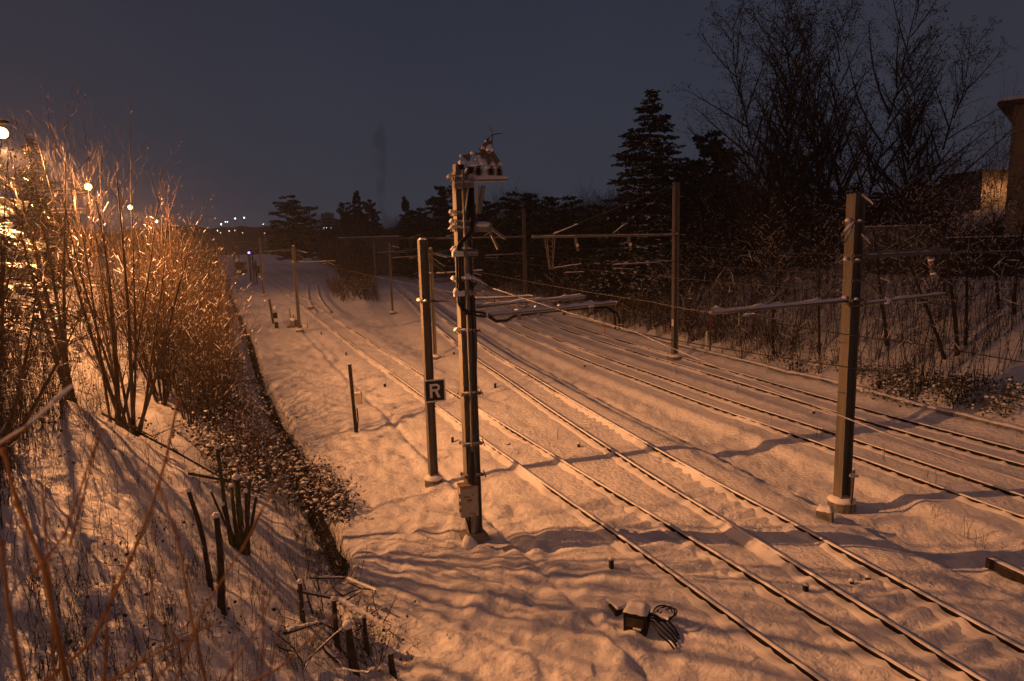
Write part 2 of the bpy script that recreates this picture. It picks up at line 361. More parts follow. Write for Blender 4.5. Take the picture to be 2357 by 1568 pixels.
# ------------------------------------------------------------------ street lamps along the road on the left bank
def street_lamp(x, y, z, label, power, groundz=None, head=.30, group='sodium street lamps along the road above the cutting', rot=0.0):
    """z is the height of the lens"""
    g = hz(x - 1.0, y - .4) if groundz is None else groundz
    t = thing('street_lamp', label, 'street lamp', (x, y, g), group)
    ax = V((math.cos(rot), math.sin(rot), 0)); p = V((x, y, z)); base = V((x, y, 0)) - ax * .8
    MB().tube([(base.x, base.y, g - .4), (base.x, base.y, g + 1.2), (base.x, base.y, z - .7), tuple(base + V((0, 0, z - .1)) + ax * .1), tuple(base + ax * .35 + V((0, 0, z + .2))), tuple(p - ax * .35 + V((0, 0, .17)))], [.09, .085, .065, .055, .045, .04], 8).obj('post', 'tar', t, True)
    MB().box(p + V((0, 0, .26)), (.40, .20, .08), Quaternion((0, 0, 1), rot), .8).obj('lamp_housing', 'tar', t)
    MB().ball(p + V((0, 0, .0)), head, .95, 12, 8).obj('lamp_lens', 'lens', t, True)
    MB().box(p + V((0, 0, .335)), (.36, .18, .04), Quaternion((0, 0, 1), rot), .8).obj('snow_cap', 'cap', t)
    ld = bpy.data.lights.new('sodium_light', 'POINT'); ld.energy = power; ld.color = SODIUM; ld.shadow_soft_size = .03
    ld.use_nodes = True; lt_ = ld.node_tree; em = lt_.nodes['Emission']      # luminaire optics: batwing beam, weak straight down, some spill upwards
    tcn = lt_.nodes.new('ShaderNodeTexCoord'); sp_ = lt_.nodes.new('ShaderNodeSeparateXYZ'); lt_.links.new(tcn.outputs['Normal'], sp_.inputs[0])
    mr = lt_.nodes.new('ShaderNodeMapRange'); mr.inputs['From Min'].default_value = -1; mr.inputs['From Max'].default_value = 1; lt_.links.new(sp_.outputs['Z'], mr.inputs['Value'])
    cr = lt_.nodes.new('ShaderNodeValToRGB'); lt_.links.new(mr.outputs[0], cr.inputs[0]); el = cr.color_ramp.elements
    el[0].position = 0.0; el[0].color = (.10, .10, .10, 1); el[1].position = 1.0; el[1].color = (.05, .05, .05, 1)
    for ps, va in ((.12, .25), (.22, .62), (.29, 1.0), (.35, .78), (.41, .42), (.47, .24), (.52, .09)): e_ = el.new(ps); e_.color = (va, va, va, 1)
    lt_.links.new(cr.outputs[0], em.inputs['Strength'])
    lo = bpy.data.objects.new('sodium_light', ld); C.objects.link(lo); lo.parent = t; lo.location = (0, 0, z - g - .42)
    return t
L0 = D(4, 306, 18.2)
street_lamp(L0.x, L0.y, L0.z, 'nearest glaring sodium street lamp, cut by the left picture edge above the bare shrubs', LAMP_W, head=.15)
street_lamp(-5.8, -3.5, L0.z + .4, 'street lamp of the bridge road behind the camera, lighting the nearest shoots', LAMP_W * .035, 6.0)
for (u, v, y), lab in zip([(203, 430, 35), (300, 477, 54), (360, 509, 84)], ['second glaring sodium street lamp, shining between the bare shrub tops', 'third street lamp along the road, orange light behind twigs', 'smallest and farthest orange street lamp low behind the thicket']):
    p = D(u, v, y); street_lamp(p.x, p.y, p.z, lab, LAMP_W * .35, head=.17)
# ------------------------------------------------------------------ overhead line masts
TDIR = V((-.39, .92, 0)).normalized(); NDIR = V((TDIR.y, -TDIR.x, 0))
def frame_at(P, y):
    k = int(np.argmin(np.abs(P[:, 1] - y))); k = max(1, min(len(P) - 2, k)); d = P[k + 1] - P[k - 1]; t = V((d[0], d[1], 0)).normalized()
    return t, V((t.y, -t.x, 0))
def hbeam(mb, p, z0, z1, t, n, dp=.26, wd=.26, th=.022, taper=1.0):
    """rolled H section: flanges square to n, web along n"""
    for s in (-1, 1):
        a = p + n * s * (dp / 2 - th / 2)
        mb.add([a + n * x * th / 2 + t * yy * wd / 2 + V((0, 0, z)) for z in (z0, z1) for x, yy in ((-1, -1), (1, -1), (1, 1), (-1, 1))], [(3, 2, 1, 0), (4, 5, 6, 7), (0, 1, 5, 4), (1, 2, 6, 5), (2, 3, 7, 6), (3, 0, 4, 7)])
    mb.add([p + n * x * (dp / 2 - th) + t * yy * .008 + V((0, 0, z)) for z in (z0 + .002, z1 - .002) for x, yy in ((-1, -1), (1, -1), (1, 1), (-1, 1))], [(3, 2, 1, 0), (4, 5, 6, 7), (0, 1, 5, 4), (1, 2, 6, 5), (2, 3, 7, 6), (3, 0, 4, 7)])
def snow_on(a, b, r, rng, lump=.05, step=.16, sink=.5):
    """a ridge of snow lying along a bar from a to b, radius r of the bar"""
    a, b = V(a), V(b); L = (b - a).length; n = max(3, int(L / step)); d = (b - a) / L; x = d.cross(V((0, 0, 1))).normalized()
    mb = MB(); ph = rng.uniform(0, 9)
    for i in range(n + 1):
        s = i / n; c = a + (b - a) * s + V((0, 0, r * sink)); e = min(1, min(s, 1 - s) * L / .12)
        w_ = r * rng.uniform(.9, 1.25) + .004; h = (.35 * lump + lump * max(0, math.sin(s * L * 4.2 + ph) * .6 + math.sin(s * L * 9.1 + ph * 2) * .4 + rng.uniform(-.3, .3))) * e + .006
        for q_, zz in ((-w_, -r * .25), (-w_ * .75, h * .6), (0, h), (w_ * .75, h * .6), (w_, -r * .25)):
            p = c + x * q_ + V((0, 0, zz)); mb.v.append(tuple(p))
    for i in range(n):
        for k in range(4): mb.f.append((i * 5 + k, i * 5 + k + 1, i * 5 + k + 6, i * 5 + k + 5))
    mb.f.append((0, 1, 2, 3, 4)); mb.f.append(tuple(n * 5 + k for k in (4, 3, 2, 1, 0)))
    return mb
rm = random.Random(77)
def mound(c, r, h, n=10):
    """snow settled on a ledge: flat below, leaning and uneven on top"""
    c = V(c); mb = MB(); o = 0; lx, ly = rm.uniform(-.35, .35) * r, rm.uniform(-.35, .35) * r
    el = [rm.uniform(.75, 1.25) for _ in range(n)]
    for f, k in ((1.0, 0.0), (1.06, .22), (.86, .58), (.5, .88)):
        for i in range(n):
            a = 2 * math.pi * i / n; rr = r * f * el[i]; mb.v.append((c.x + rr * math.cos(a) + lx * k, c.y + rr * math.sin(a) + ly * k, c.z + h * k * rm.uniform(.9, 1.1)))
    mb.v.append((c.x + lx, c.y + ly, c.z + h))
    for q_ in range(3):
        for i in range(n): j = (i + 1) % n; mb.f.append((q_ * n + i, q_ * n + j, q_ * n + n + j, q_ * n + n + i))
    for i in range(n): mb.f.append((3 * n + i, 3 * n + (i + 1) % n, 4 * n))
    mb.f.append(tuple(range(n - 1, -1, -1))); return mb
def arm(t, a, b, r=.05, m='galv', lump=.045, name='arm', square=False, up=None):
    mb = MB()
    if square: mb.bar(a, b, r * 2, r * 2.2)
    else: mb.tube([a, b], r, 8)
    o = mb.obj(name, m, t, not square)
    if lump: s = snow_on(a, b, r, rm, lump, .16 if (V(a) - V(b)).length < 6 else .3).obj('snow_ridge', 'cap', None, True); s.parent = o; s.matrix_parent_inverse = o.matrix_world.inverted(); s.location = (0, 0, 0); adopt(s, o)
    return o
def adopt(ch, o):
    """the builders write world coordinates: hang ch under o without moving it"""
    bpy.context.view_layer.update() if False else None
    ch.parent = o; ch.matrix_parent_inverse = Matrix()
def insul(t, a, b, r=.055, n=6, m='ceram', name='insulator'):
    a, b = V(a), V(b); mb = MB(); pts = []; rs = []
    for k in range(n):
        for s, q_ in ((.05, .35), (.30, 1.0), (.55, 1.0), (.95, .35)):
            pts.append(a + (b - a) * ((k + s) / n)); rs.append(r * q_)
    mb.tube([a] + pts + [b], [r * .3] + rs + [r * .3], 8); return mb.obj(name, m, t, False)
def foot(t, p, z, r=.34, hgt=.17, m='conc', square=False):
    mb = MB()
    if square: mb.box((p.x, p.y, z + hgt / 2 - .2), (r * 1.7, r * 1.7, hgt + .4), Quaternion((0, 0, 1), math.atan2(TDIR.y, TDIR.x)), .96)
    else: mb.tube([(p.x, p.y, z - .4), (p.x, p.y, z + hgt)], [r, r * .98], 14)
    o = mb.obj('footing', m, t); MB().tube([(p.x, p.y, z + hgt + .003), (p.x, p.y, z + hgt + .06), (p.x, p.y, z + hgt + .11), (p.x, p.y, z + hgt + .16)], [r * 1.0, r * .97, r * .72, r * .3], 14).obj('snow_cap', 'cap', o, True)
def collar(t, p, z, n, t_, wd=.34, dp=.34, m='galv', snow=True, th=.07):
    mb = MB()
    for s in (-1, 1):
        mb.bar(p + n * s * (dp / 2) - t_ * (wd / 2 + .06) + V((0, 0, z)), p + n * s * (dp / 2) + t_ * (wd / 2 + .06) + V((0, 0, z)), .03, th)
    for s in (-1, 1):
        mb.bar(p + t_ * s * (wd / 2) - n * (dp / 2 + .05) + V((0, 0, z)), p + t_ * s * (wd / 2) + n * (dp / 2 + .05) + V((0, 0, z)), .03, th * .9)
    o = mb.obj('clamp', m, t)
    if snow:
        q_ = p - n * (dp / 2 + .05) + V((0, 0, z + th / 2))
        mound(q_ + V((0, 0, -.01)), .085, .10).obj('snow_lump', 'cap', o, True)
        mound(p - t_ * (wd / 2 + .03) - n * .05 + V((0, 0, z + th / 2 - .01)), .06, .06).obj('snow_lump', 'cap', o, True)
    return o
MASTS = []
def mast(base, top_v, label, track, y=None, arm_px=None, tail=True, dp=.26, wd=.26, reg=True, m='olive', group='steel overhead line masts beside the tracks', feet='round', z0=None, footr=.34, snow=True, head=True):
    """base: pixel of the foot on the ground, or (u, v, y) when the foot is hidden"""
    if len(base) == 3:
        q_ = D(*base); p = V((q_.x, q_.y, 0))
    else:
        q_ = G(base[0], base[1], -.2); p = V((q_.x, q_.y, 0))
    zb = hz(p.x, p.y); t_, n = frame_at(track, p.y); ztop = D(base[0] - 8, top_v, p.y).z
    t = thing('line_mast', label, 'overhead line mast', (p.x, p.y, zb), group)
    mb = MB(); hbeam(mb, p, zb - .3, ztop, t_, n, dp, wd); mb.obj('post', m, t)
    if p.y < 60: MB().box((p.x, p.y, ztop + .03), (dp * .9, wd * .9, .06), Quaternion((0, 0, 1), math.atan2(n.y, n.x)), .6).obj('snow_cap', 'cap', t, False)
    if feet == 'round': foot(t, p, zb, footr)
    elif feet == 'square': foot(t, p, zb, footr, .2, square=True)
    if arm_px:
        (u0, v0), (u1, v1) = arm_px
        za = D(u0, v0, p.y).z; L = None
        a = p + n * (dp / 2) + V((0, 0, za))
        # run the arm along n until it meets the sight line of its tip
        d = ray(u1, v1); k = (d.x / d.y); ss = (k * p.y - p.x) / (n.x - k * n.y); b = p + n * ss; zt = D(u1, v1, b.y).z; b.z = zt
        insul(t, a, a + (b - a) * .06, .05, 3); aa = a + (b - a) * .05
        arm(t, aa, b, .045 if p.y < 60 else .055, 'galv', .05 if p.y < 60 else .02)
        collar(t, p, za, n, t_, wd, dp, snow=p.y < 60)
        if reg:
            c = a + (b - a) * .62; e = a + (b - a) * .97; mid = a + (b - a) * .8
            MB().tube([c - V((0, 0, .04)), c - V((0, 0, .22))], .02, 6).obj('dropper', 'galv', t)
            r_ = MB().tube([c - V((0, 0, .22)), mid - V((0, 0, .14)), e - V((0, 0, .34))], .028, 7).obj('registration_arm', 'galv', t, True)
            s = snow_on(c - V((0, 0, .22)), mid - V((0, 0, .14)), .03, rm, .03).obj('snow_ridge', 'cap', None, True); adopt(s, r_)
            s = snow_on(mid - V((0, 0, .14)), e - V((0, 0, .34)), .03, rm, .03).obj('snow_ridge', 'cap', None, True); adopt(s, r_)
        if head:
            # short tie rods leaving the mast head towards the messenger
            h = p + n * (dp / 2) + V((0, 0, ztop - .35)); e1 = h + n * .95 - V((0, 0, .28)) - t_ * .25
            MB().bar(h, e1, .045, .06).obj('tie_rod', 'galv', t); s = snow_on(h + (e1 - h) * .15, e1, .03, rm, .035).obj('snow_ridge', 'cap', t, True)
            e2 = h + n * .75 - V((0, 0, .85)) - t_ * .2; MB().bar(h - V((0, 0, .25)), e2, .04, .05).obj('tie_rod', 'galv', t)
    MASTS.append((t, p, zb, ztop, t_, n)); return t, p, zb, ztop, t_, n
mR = mast((998, 1105), 552, 'tall H-section mast in the middle of the picture carrying the black R board', TRK['A'], arm_px=((988, 694), (1225, 682)), footr=.30)
mast((1002, 822), 572, 'slimmer mast standing just behind and right of the R board mast', TRK['B'], arm_px=((995, 630), (1111, 622)), dp=.22, wd=.22, feet='square', footr=.34)
mast((904, 718), 558, 'mast on a square dark footing right of the bushy island between the tracks', TRK['B'], arm_px=((898, 594), (967, 589)), dp=.22, wd=.22, feet='square', footr=.4)
mast((866, 668, 92), 549, 'distant mast whose foot hides in the bushes of the island', TRK['B'], arm_px=((862, 582), (942, 577)), dp=.22, wd=.22, feet=None, head=False)
mast((690, 764), 566, 'left-hand mast in front of the turnout, with a long snowy arm to its right', TRK['A'], arm_px=((682, 604), (772, 601)))
mast((608, 682), 546, 'second mast from the turnout along the left track, left of the branch', TRK['A'], arm_px=((602, 580), (676, 574)), dp=.3, wd=.3)
mast((578, 651), 552, 'third far mast along the left track, with the violet signal light on it', TRK['A'], arm_px=((574, 573), (620, 570)), dp=.3, wd=.3, head=False, reg=False)
mast((551, 603, 175), 547, 'fourth far mast along the left track, right behind the small hut', TRK['A'], arm_px=((549, 563), (602, 560)), dp=.34, wd=.34, head=False, reg=False, feet=None)
mast((540, 606, 150), 543, 'far mast standing left of the small hut at the hedge end', TRK['A'], arm_px=((536, 558), (578, 556)), dp=.3, wd=.3, head=False, reg=False, feet=None)
# portal-arm masts on the far right side of the tracks
def lattice(t, a, h, w0=.52, w1=.16, n=NDIR):
    mb = MB(); pts = []
    for s in (-1, 1): mb.bar(a + n * s * w0 / 2, a + n * s * w1 / 2 - V((0, 0, h)), .045, .045, tuple(TDIR))
    for s in (-1, 1): mb.bar(a + n * s * w0 / 2 + TDIR * .3, a + n * s * w1 / 2 - V((0, 0, h)) + TDIR * .1, .04, .04, tuple(TDIR))
    k = 6
    for i in range(k):
        f0, f1 = i / k, (i + 1) / k; s = 1 if i % 2 else -1
        mb.bar(a + n * s * (w0 + (w1 - w0) * f0) / 2 - V((0, 0, h * f0)), a - n * s * (w0 + (w1 - w0) * f1) / 2 - V((0, 0, h * f1)), .03, .03, tuple(TDIR))
    return mb.obj('lattice_drop', 'galv', t)
def portal_mast(base, top_v, label, arm_l, arm_z_v, low=None, lat=None, hang=(), guys=(), dp=.34, track=None, full=True):
    q_ = D(*base); p = V((q_.x, q_.y, 0)); zb = hz(p.x, p.y); t_, n = frame_at(track, p.y); ztop = D(base[0], top_v, p.y).z
    t = thing('portal_mast', label, 'overhead line mast', (p.x, p.y, zb), 'tall masts with long arms reaching over the right-hand tracks')
    mb = MB(); hbeam(mb, p, zb - .3, ztop, t_, n, dp, .30); mb.obj('post', 'galv', t)
    za = D(base[0], arm_z_v, p.y).z
    def along(u, v=None):
        d = ray(u, v or arm_z_v); k = d.x / d.y; ss = (k * p.y - p.x) / (n.x - k * n.y); return p + n * ss
    tip = along(*arm_l); tip.z = D(arm_l[0], arm_l[1], tip.y).z
    a = p + V((0, 0, za))
    arm(t, a - n * dp / 2, tip, .085, 'galv', .03, 'long_arm', True); collar(t, p, za, n, t_, .34, dp + .06, snow=full)
    at = lambda u: a + (tip - a) * ((along(u) - p).length / (V((tip.x, tip.y, 0)) - p).length)
    if lat: c = at(lat[0]); h = c.z - D(lat[0], lat[1], c.y).z; lattice(t, c - V((0, 0, .09)), h, n=n); e = c - V((0, 0, h)); arm(t, e + n * .1, e + n * 1.9 + V((0, 0, .16)), .04, 'galv', .03, 'registration_arm'); arm(t, e + n * .8 - V((0, 0, .3)), e + n * 2.1 - V((0, 0, .32)), .028, 'galv', .03, 'registration_arm')
    for u, v in hang:
        c = at(u); z1 = D(u, v, c.y).z; MB().box(c - V((0, 0, .2)), (.16, .08, .34)).obj('hanger', 'galv', t); o = insul(t, c - V((0, 0, .36)), V((c.x + .15, c.y - .1, z1)), .11, 4, 'galv'); MB().ball(c - V((-.1, .05, .55)), .1, 1.1, 8, 5, rm, .2).obj('snow_lump', 'cap', o, True)
    if low:
        (u0, v0), (u1, v1) = low; zl = D(u0, v0, p.y).z; lt = along(u1, v1); lt.z = D(u1, v1, lt.y).z; s0 = p + V((0, 0, zl)); q1 = s0 + (lt - s0) * .27
        arm(t, s0, q1 + V((0, 0, .12)), .04, 'galv', .02, 'bracket'); MB().tube([s0 - V((0, 0, .85)), q1], .03, 6).obj('brace', 'galv', t); arm(t, q1, lt, .05, 'galv', .03); arm(t, q1 + (lt - q1) * .55 - V((0, 0, .35)), lt - V((0, 0, .22)), .025, 'galv', .02, 'registration_arm')
    for u in guys:
        c = at(u); hd = V((p.x, p.y, ztop - .1)); g0 = c + (hd - c) * .22; MB().tube([c + V((0, 0, .08)), hd], .014, 5).obj('guy_rod', 'galv', t)
        o = MB().tube([c + (hd - c) * .03, g0], .05, 7).obj('guy_insulator', 'ceram', t); s = snow_on(c + (hd - c) * .03, g0, .06, rm, .05).obj('snow_ridge', 'cap', None, True); adopt(s, o)
    return t, p
pm = portal_mast((1553, 796, 43), 420, 'tall mast with a long snowy arm carrying a lattice drop, right of the middle', (1225, 545), 540, ((1548, 602), (1410, 609)), (1268, 617), ((1325, 578), (1447, 576)), (1262, 1405), track=TRK['D'])
MB().box(pm[1] - NDIR * .181 + V((0, 0, hz(pm[1].x, pm[1].y) + 2.4)), (.006, .2, .42), Quaternion((0, 0, 1), math.atan2(NDIR.y, NDIR.x))).obj('number_plate', 'swhite', pm[0])
foot(pm[0], pm[1], hz(pm[1].x, pm[1].y), .42, .22, square=True)
portal_mast((1210, 684, 74), 480, 'middle-distance tall mast with a long arm passing behind the equipment pole', (1003, 549), 545, ((1206, 584), (1116, 588)), (1045, 588), (), (1020, 1110), track=TRK['D'])
portal_mast((1074, 655, 106), 510, 'far tall mast hidden behind the equipment pole, its long arm showing to the left', (920, 549), 546, ((1070, 576), (1010, 579)), (945, 575), (), (940,), track=TRK['D'], full=False)
portal_mast((985, 640, 140), 516, 'farthest tall mast of the right-hand row, thin against the dark wood', (866, 550), 549, ((982, 571), (930, 573)), None, (), (905,), track=TRK['D'], full=False)
# ------------------------------------------------------------------ board with the letter R, hung on the mast in the middle
t, p, zb, ztop, t_, n = mR
def rboard():
    c0 = D(1002.5, 901, p.y - .2); og = p - t_ * .17; k = (c0.x - og.x) * n.x + (c0.y - og.y) * n.y
    og = V((og.x, og.y, 0)) + n * (k + .01); og.z = c0.z
    nn_ = (n - t_ * .10).normalized(); ty = V((-nn_.y, nn_.x, 0)); fr = (og, nn_, V((0, 0, 1)), -ty)
    b = thing('letter_board', 'square black board with a white capital R and white border on the mast', 'sign', og)
    sz = .345; MB().prism([(-sz, -sz * 1.07), (sz, -sz * 1.07), (sz, sz * 1.07), (-sz, sz * 1.07)], 0, .012, fr).obj('board', 'swhite', b)
    i_ = sz * .86; MB().prism([(-i_, -i_ * 1.08), (i_, -i_ * 1.08), (i_, i_ * 1.08), (-i_, i_ * 1.08)], .0125, .017, fr).obj('panel', 'sblack', b)
    mb = MB(); L, Rr, B, T = -.165, .165, -.225, .225; k = .078; z0, z1 = .0175, .021
    mb.prism([(L, B), (L + k, B), (L + k, T), (L, T)], z0, z1, fr)
    yc = .105; ro = T - yc; ri = ro - k * .92
    mb.prism([(L + k, T - k * .92), (.045, T - k * .92), (.045, T), (L + k, T)], z0, z1, fr)
    mb.prism([(L + k, yc - ro), (.045, yc - ro), (.045, yc - ri), (L + k, yc - ri)], z0, z1, fr)
    a = [math.pi / 2 - math.pi * i / 12 for i in range(13)]
    for i in range(12):
        mb.prism([(.045 + ri * math.cos(a[i]), yc + ri * math.sin(a[i])), (.045 + ri * math.cos(a[i + 1]), yc + ri * math.sin(a[i + 1])), (.045 + ro * math.cos(a[i + 1]), yc + ro * math.sin(a[i + 1])), (.045 + ro * math.cos(a[i]), yc + ro * math.sin(a[i]))], z0, z1, fr)
    mb.prism([(-.01, yc - ro), (.075, B), (Rr + .005, B), (.085, yc - ro)], z0, z1, fr)
    mb.obj('letter', 'swhite', b)
    mb = MB()
    for zz in (.27, -.27): mb.ball(og + V((0, 0, zz * 1.1)) - ty * .02, .012, 1, 6, 4)
    mb.obj('bolt', 'galv', b)
rboard()
# ------------------------------------------------------------------ the pole crowded with switchgear
PY = 16.6
mp = G(1092, 1232, -.2); mp = V((mp.x, mp.y, 0)); PY = mp.y; mzb = hz(mp.x, mp.y)
mt_, mn = frame_at(TRK['A'], mp.y)
EP = thing('equipment_pole', 'twin-channel pole crowded with snowy switchgear, black cables and a cabinet near its foot', 'switch pole', (mp.x, mp.y, mzb))
ztop = D(1062, 396, PY).z
for s, lab in ((-1, None), (1, None)):
    mb = MB(); zt = ztop if s < 0 else D(1090, 412, PY).z
    hbeam(mb, mp + mn * s * .115, mzb - .3, zt, mt_, mn, .15, .26, .016); mb.obj('column', 'steel' if s > 0 else 'steel', EP)
MB().box((mp.x, mp.y, mzb + .02), (.95, .8, .5), Quaternion((0, 0, 1), math.atan2(mn.y, mn.x)), .55).obj('footing', 'conc', EP)
mound((mp.x - .15, mp.y - .35, mzb - .02), .2, .3).obj('snow_lump', 'cap', EP, True)
def X(u, v, dy=0.0): return D(u, v, PY + dy)
def zz(x, y): return ((1700 + x / 3.484) * .57544, (480 + y / 3.484) * .57544)          # first close-up
def z7(x, y): return ((1700 + x / 3.484) * .57544, (930 + y / 3.484) * .57544)          # second close-up
def z3(x, y): return ((1600 + x / 1.742) * .57544, (450 + y / 1.742) * .57544)
for v in (412, 493, 514, 529, 577, 645, 762, 905, 1020, 1092):
    zc = D(1075, v, PY).z; c = collar(EP, mp, zc, mn, mt_, .30, .44, 'steel', v < 800, .07)
    MB().tube([mp - mt_ * .3 + mn * .26 + V((0, 0, zc - .02)), mp + mt_ * .1 + mn * .36 + V((0, 0, zc + .02))], .018, 6).obj('clamp_bolt', 'steel', c)
    s = snow_on(mp - mn * .26 - mt_ * .16 + V((0, 0, zc + .035)), mp + mn * .16 - mt_ * .19 + V((0, 0, zc + .035)), .035, rm, .035, .08).obj('snow_ridge', 'cap', c, True)
# conduit and cables down the front
fr_ = -.30
MB().tube([X(*zz(525, 700), fr_), X(*zz(550, 1500), fr_), X(*z7(570, 400), fr_), X(*z7(600, 1400), fr_), X(1083, 905, fr_ + .05), X(1087, 1060, fr_ + .05), X(1088, 1100, fr_ + .05)], .028, 7).obj('conduit', 'steel', EP, True)
for dx in (0, 36):
    MB().tube([X(*zz(630 + dx, 900), -.1), X(*zz(640 + dx, 1300), -.2), X(*z7(640 + dx * .8, 0), -.25), X(*z7(560 + dx * .8, 70), -.3), X(*z7(470 + dx, 160), -.33), X(*z7(440 + dx, 270), -.33), X(*z7(446 + dx, 500), -.33), X(*z7(455 + dx, 830), -.33), X(*z7(470 + dx * .95, 990), -.33), X(*z7(520 + dx, 1080 - dx * .3), -.34), X(*z7(600, 1145 - dx), -.34), X(*z7(780, 1168 - dx * 1.5), -.30), X(*z7(880, 1180 - dx), -.1), X(*z7(990, 1245 - dx * .4), .15), X(*z7(1130, 1240 - dx * .4), .4), X(*z7(1250, 1170 - dx * .4), .7), X(*z3(980, 1395 - dx * .15), 1.1), X(*z3(1140, 1380 - dx * .15), 1.3), X(*z3(1340, 1365 - dx * .1), 1.5), X(*z3(1440 + dx * .4, 1362), 1.6), X(*z3(1490 + dx * .6, 1400), 1.6), X(*z3(1500 + dx * .8, 1450), 1.6), X(*z3(1500 + dx * .8, 1510), 1.6)], .030, 8).obj('cable', 'black', EP, True)
for x0, y0 in ((455, 290), (475, 845)):              # cable cleats standing off to the left
    a, b_ = X(*z7(x0 - 45, y0), -.3), X(*z7(735 if y0 < 500 else 710, y0 - 10 if y0 > 500 else y0 + 5), -.12)
    o = arm(EP, a, b_, .055, 'steel', .06, 'cable_cleat', True)
    MB().box(X(*z7(x0, y0 + 10), -.34), (.27, .1, .13), Quaternion((0, 0, 1), math.atan2(mn.y, mn.x))).obj('cleat_block', 'swhite', o)
    mound(X(*z7(x0 - 30, y0 - 5), -.3), .09, .13).obj('snow_lump', 'cap', o, True)
for x in (590, 640, 690):                            # slim black service pipes in the groove of the columns
    MB().tube([X(*z7(x, 900), -.16), X(*z7(x + 30, 1560), -.16), X(1083 + (x - 590) * .12, 1000, -.16)], .016, 6).obj('service_pipe', 'black', EP, True)
# head: cross frame, platform, insulators, switch arms, horns
o = arm(EP, X(*zz(405, 905), -.22), X(*zz(665, 880), -.12), .10, 'steel', .10, 'head_frame', True)
arm(EP, X(*zz(405, 935), -.25), X(*zz(650, 905), -.15), .03, 'steel', 0, 'head_frame_rail', True)
MB().box(X(*zz(468, 735), -.05), (.22, .2, .40), Quaternion((0, 0, 1), math.atan2(mn.y, mn.x))).obj('column_head', 'steel', EP)
plat_a, plat_b = X(*zz(560, 838), .1), X(*zz(1112, 828), .45)
mb = MB(); mb.bar(plat_a, plat_b, .42, .10); pf = mb.obj('platform', 'steel', EP)
mb = MB(); rs_ = random.Random(3); nn2 = 22; pd = (plat_b - plat_a); px_ = pd.normalized().cross(V((0, 0, 1))).normalized()
for i in range(nn2 + 1):
    c = plat_a + pd * (i / nn2) + V((0, 0, .04)); e = min(1, min(i, nn2 - i) / 2)
    h = (.13 + .12 * math.sin(i * .9) ** 2 + rs_.uniform(0, .05)) * (e if i > nn2 / 2 else 1) * (1 - .5 * (i > nn2 - 4))
    for q_, k in ((-.25, -.07), (-.26, h * .55), (-.1, h), (.1, h * .95), (.24, h * .6), (.24, -.05)): mb.v.append(tuple(c + px_ * q_ + V((0, 0, k))))
for i in range(nn2):
    for k in range(5): mb.f.append((i * 6 + k, i * 6 + k + 1, i * 6 + k + 7, i * 6 + k + 6))
mb.f += [(0, 1, 2, 3, 4, 5), tuple(nn2 * 6 + k for k in (5, 4, 3, 2, 1, 0))]
mb.obj('snow_ridge', 'cap', pf, True)
INS = [((510, 690), (510, 620), -.15), ((632, 750), (632, 660), -.12), ((745, 775), (745, 670), -.05), ((918, 775), (918, 680), .08), ((1035, 778), (1035, 685), .16)]
for (bx, by), (tx_, ty_), dy in INS:
    o = insul(EP, X(*zz(bx, by), dy), X(*zz(tx_, ty_), dy), .092, 4)
    MB().tube([X(*zz(tx_, ty_), dy), X(*zz(tx_, ty_ - 55), dy)], [.055, .05], 8).obj('fitting', 'plate', o)
for x, y, r, dy in ((512, 590, .11, -.15), (640, 610, .13, -.12), (700, 600, .13, -.09), (770, 575, .14, -.05), (735, 520, .10, -.02), (935, 605, .10, .08), (1036, 610, .10, .16), (660, 460, .075, -.05), (890, 410, .10, .0), (500, 500, .05, -.1)):
    mound(X(*zz(x, y), dy) - V((0, 0, r * .55)), r * .82, r * 1.15).obj('snow_lump', 'cap', EP, True)
def pb(a, b_, w_, h_, m='plate', name='switch_arm', d0=0.0, d1=0.0):
    return MB().bar(X(*zz(*a), d0), X(*zz(*b_), d1), w_, h_).obj(name, m, EP)
pb((930, 640), (840, 470), .05, .13, d0=.08); pb((1045, 640), (920, 455), .05, .13, d0=.16, d1=.05); pb((735, 600), (815, 455), .06, .15, d0=-.05, d1=.0)
pb((500, 500), (640, 500), .05, .02, d0=-.1); pb((600, 478), (800, 472), .04, .05, d0=-.06)
MB().add([X(*zz(495, 492), -.1), X(*zz(650, 478), -.08), X(*zz(615, 590), -.1), X(*zz(530, 520), -.12)] + [X(*zz(495, 492), -.05), X(*zz(650, 478), -.03), X(*zz(615, 590), -.05), X(*zz(530, 520), -.07)], [(0, 1, 2, 3), (7, 6, 5, 4), (0, 4, 5, 1), (1, 5, 6, 2), (2, 6, 7, 3), (3, 7, 4, 0)]).obj('web_plate', 'plate', EP)
hb = MB().bar(X(*zz(770, 440)), X(*zz(905, 300)), .16, .13).obj('arc_head', 'plate', EP)
MB().bar(X(*zz(840, 440), -.02), X(*zz(925, 370), .05), .2, .12).obj('arc_block', 'steel', hb)
mound(X(*zz(900, 430), -.06), .085, .17).obj('snow_lump', 'cap', hb, True); mound(X(*zz(860, 310), -.02), .06, .06).obj('snow_lump', 'cap', hb, True); mound(X(*zz(800, 405), -.06), .06, .09).obj('snow_lump', 'cap', hb, True)
MB().tube([X(*zz(925, 350)), X(*zz(938, 270)), X(*zz(932, 190)), X(*zz(915, 130)), X(*zz(900, 92))], [.022, .022, .02, .017, .012], 6).obj('arcing_horn', 'plate', EP, True)
MB().tube([X(*zz(880, 350), -.05), X(*zz(868, 290), -.08), X(*zz(895, 245), -.05), X(*zz(945, 210)), X(*zz(1010, 192), .1), X(*zz(1072, 190), .2)], .010, 5).obj('jumper_wire', 'black', EP, True)
MB().tube([X(*zz(850, 300), -.05), X(*zz(862, 268), -.1), X(*zz(885, 255), -.1)], .010, 5).obj('jumper_wire', 'black', EP, True)
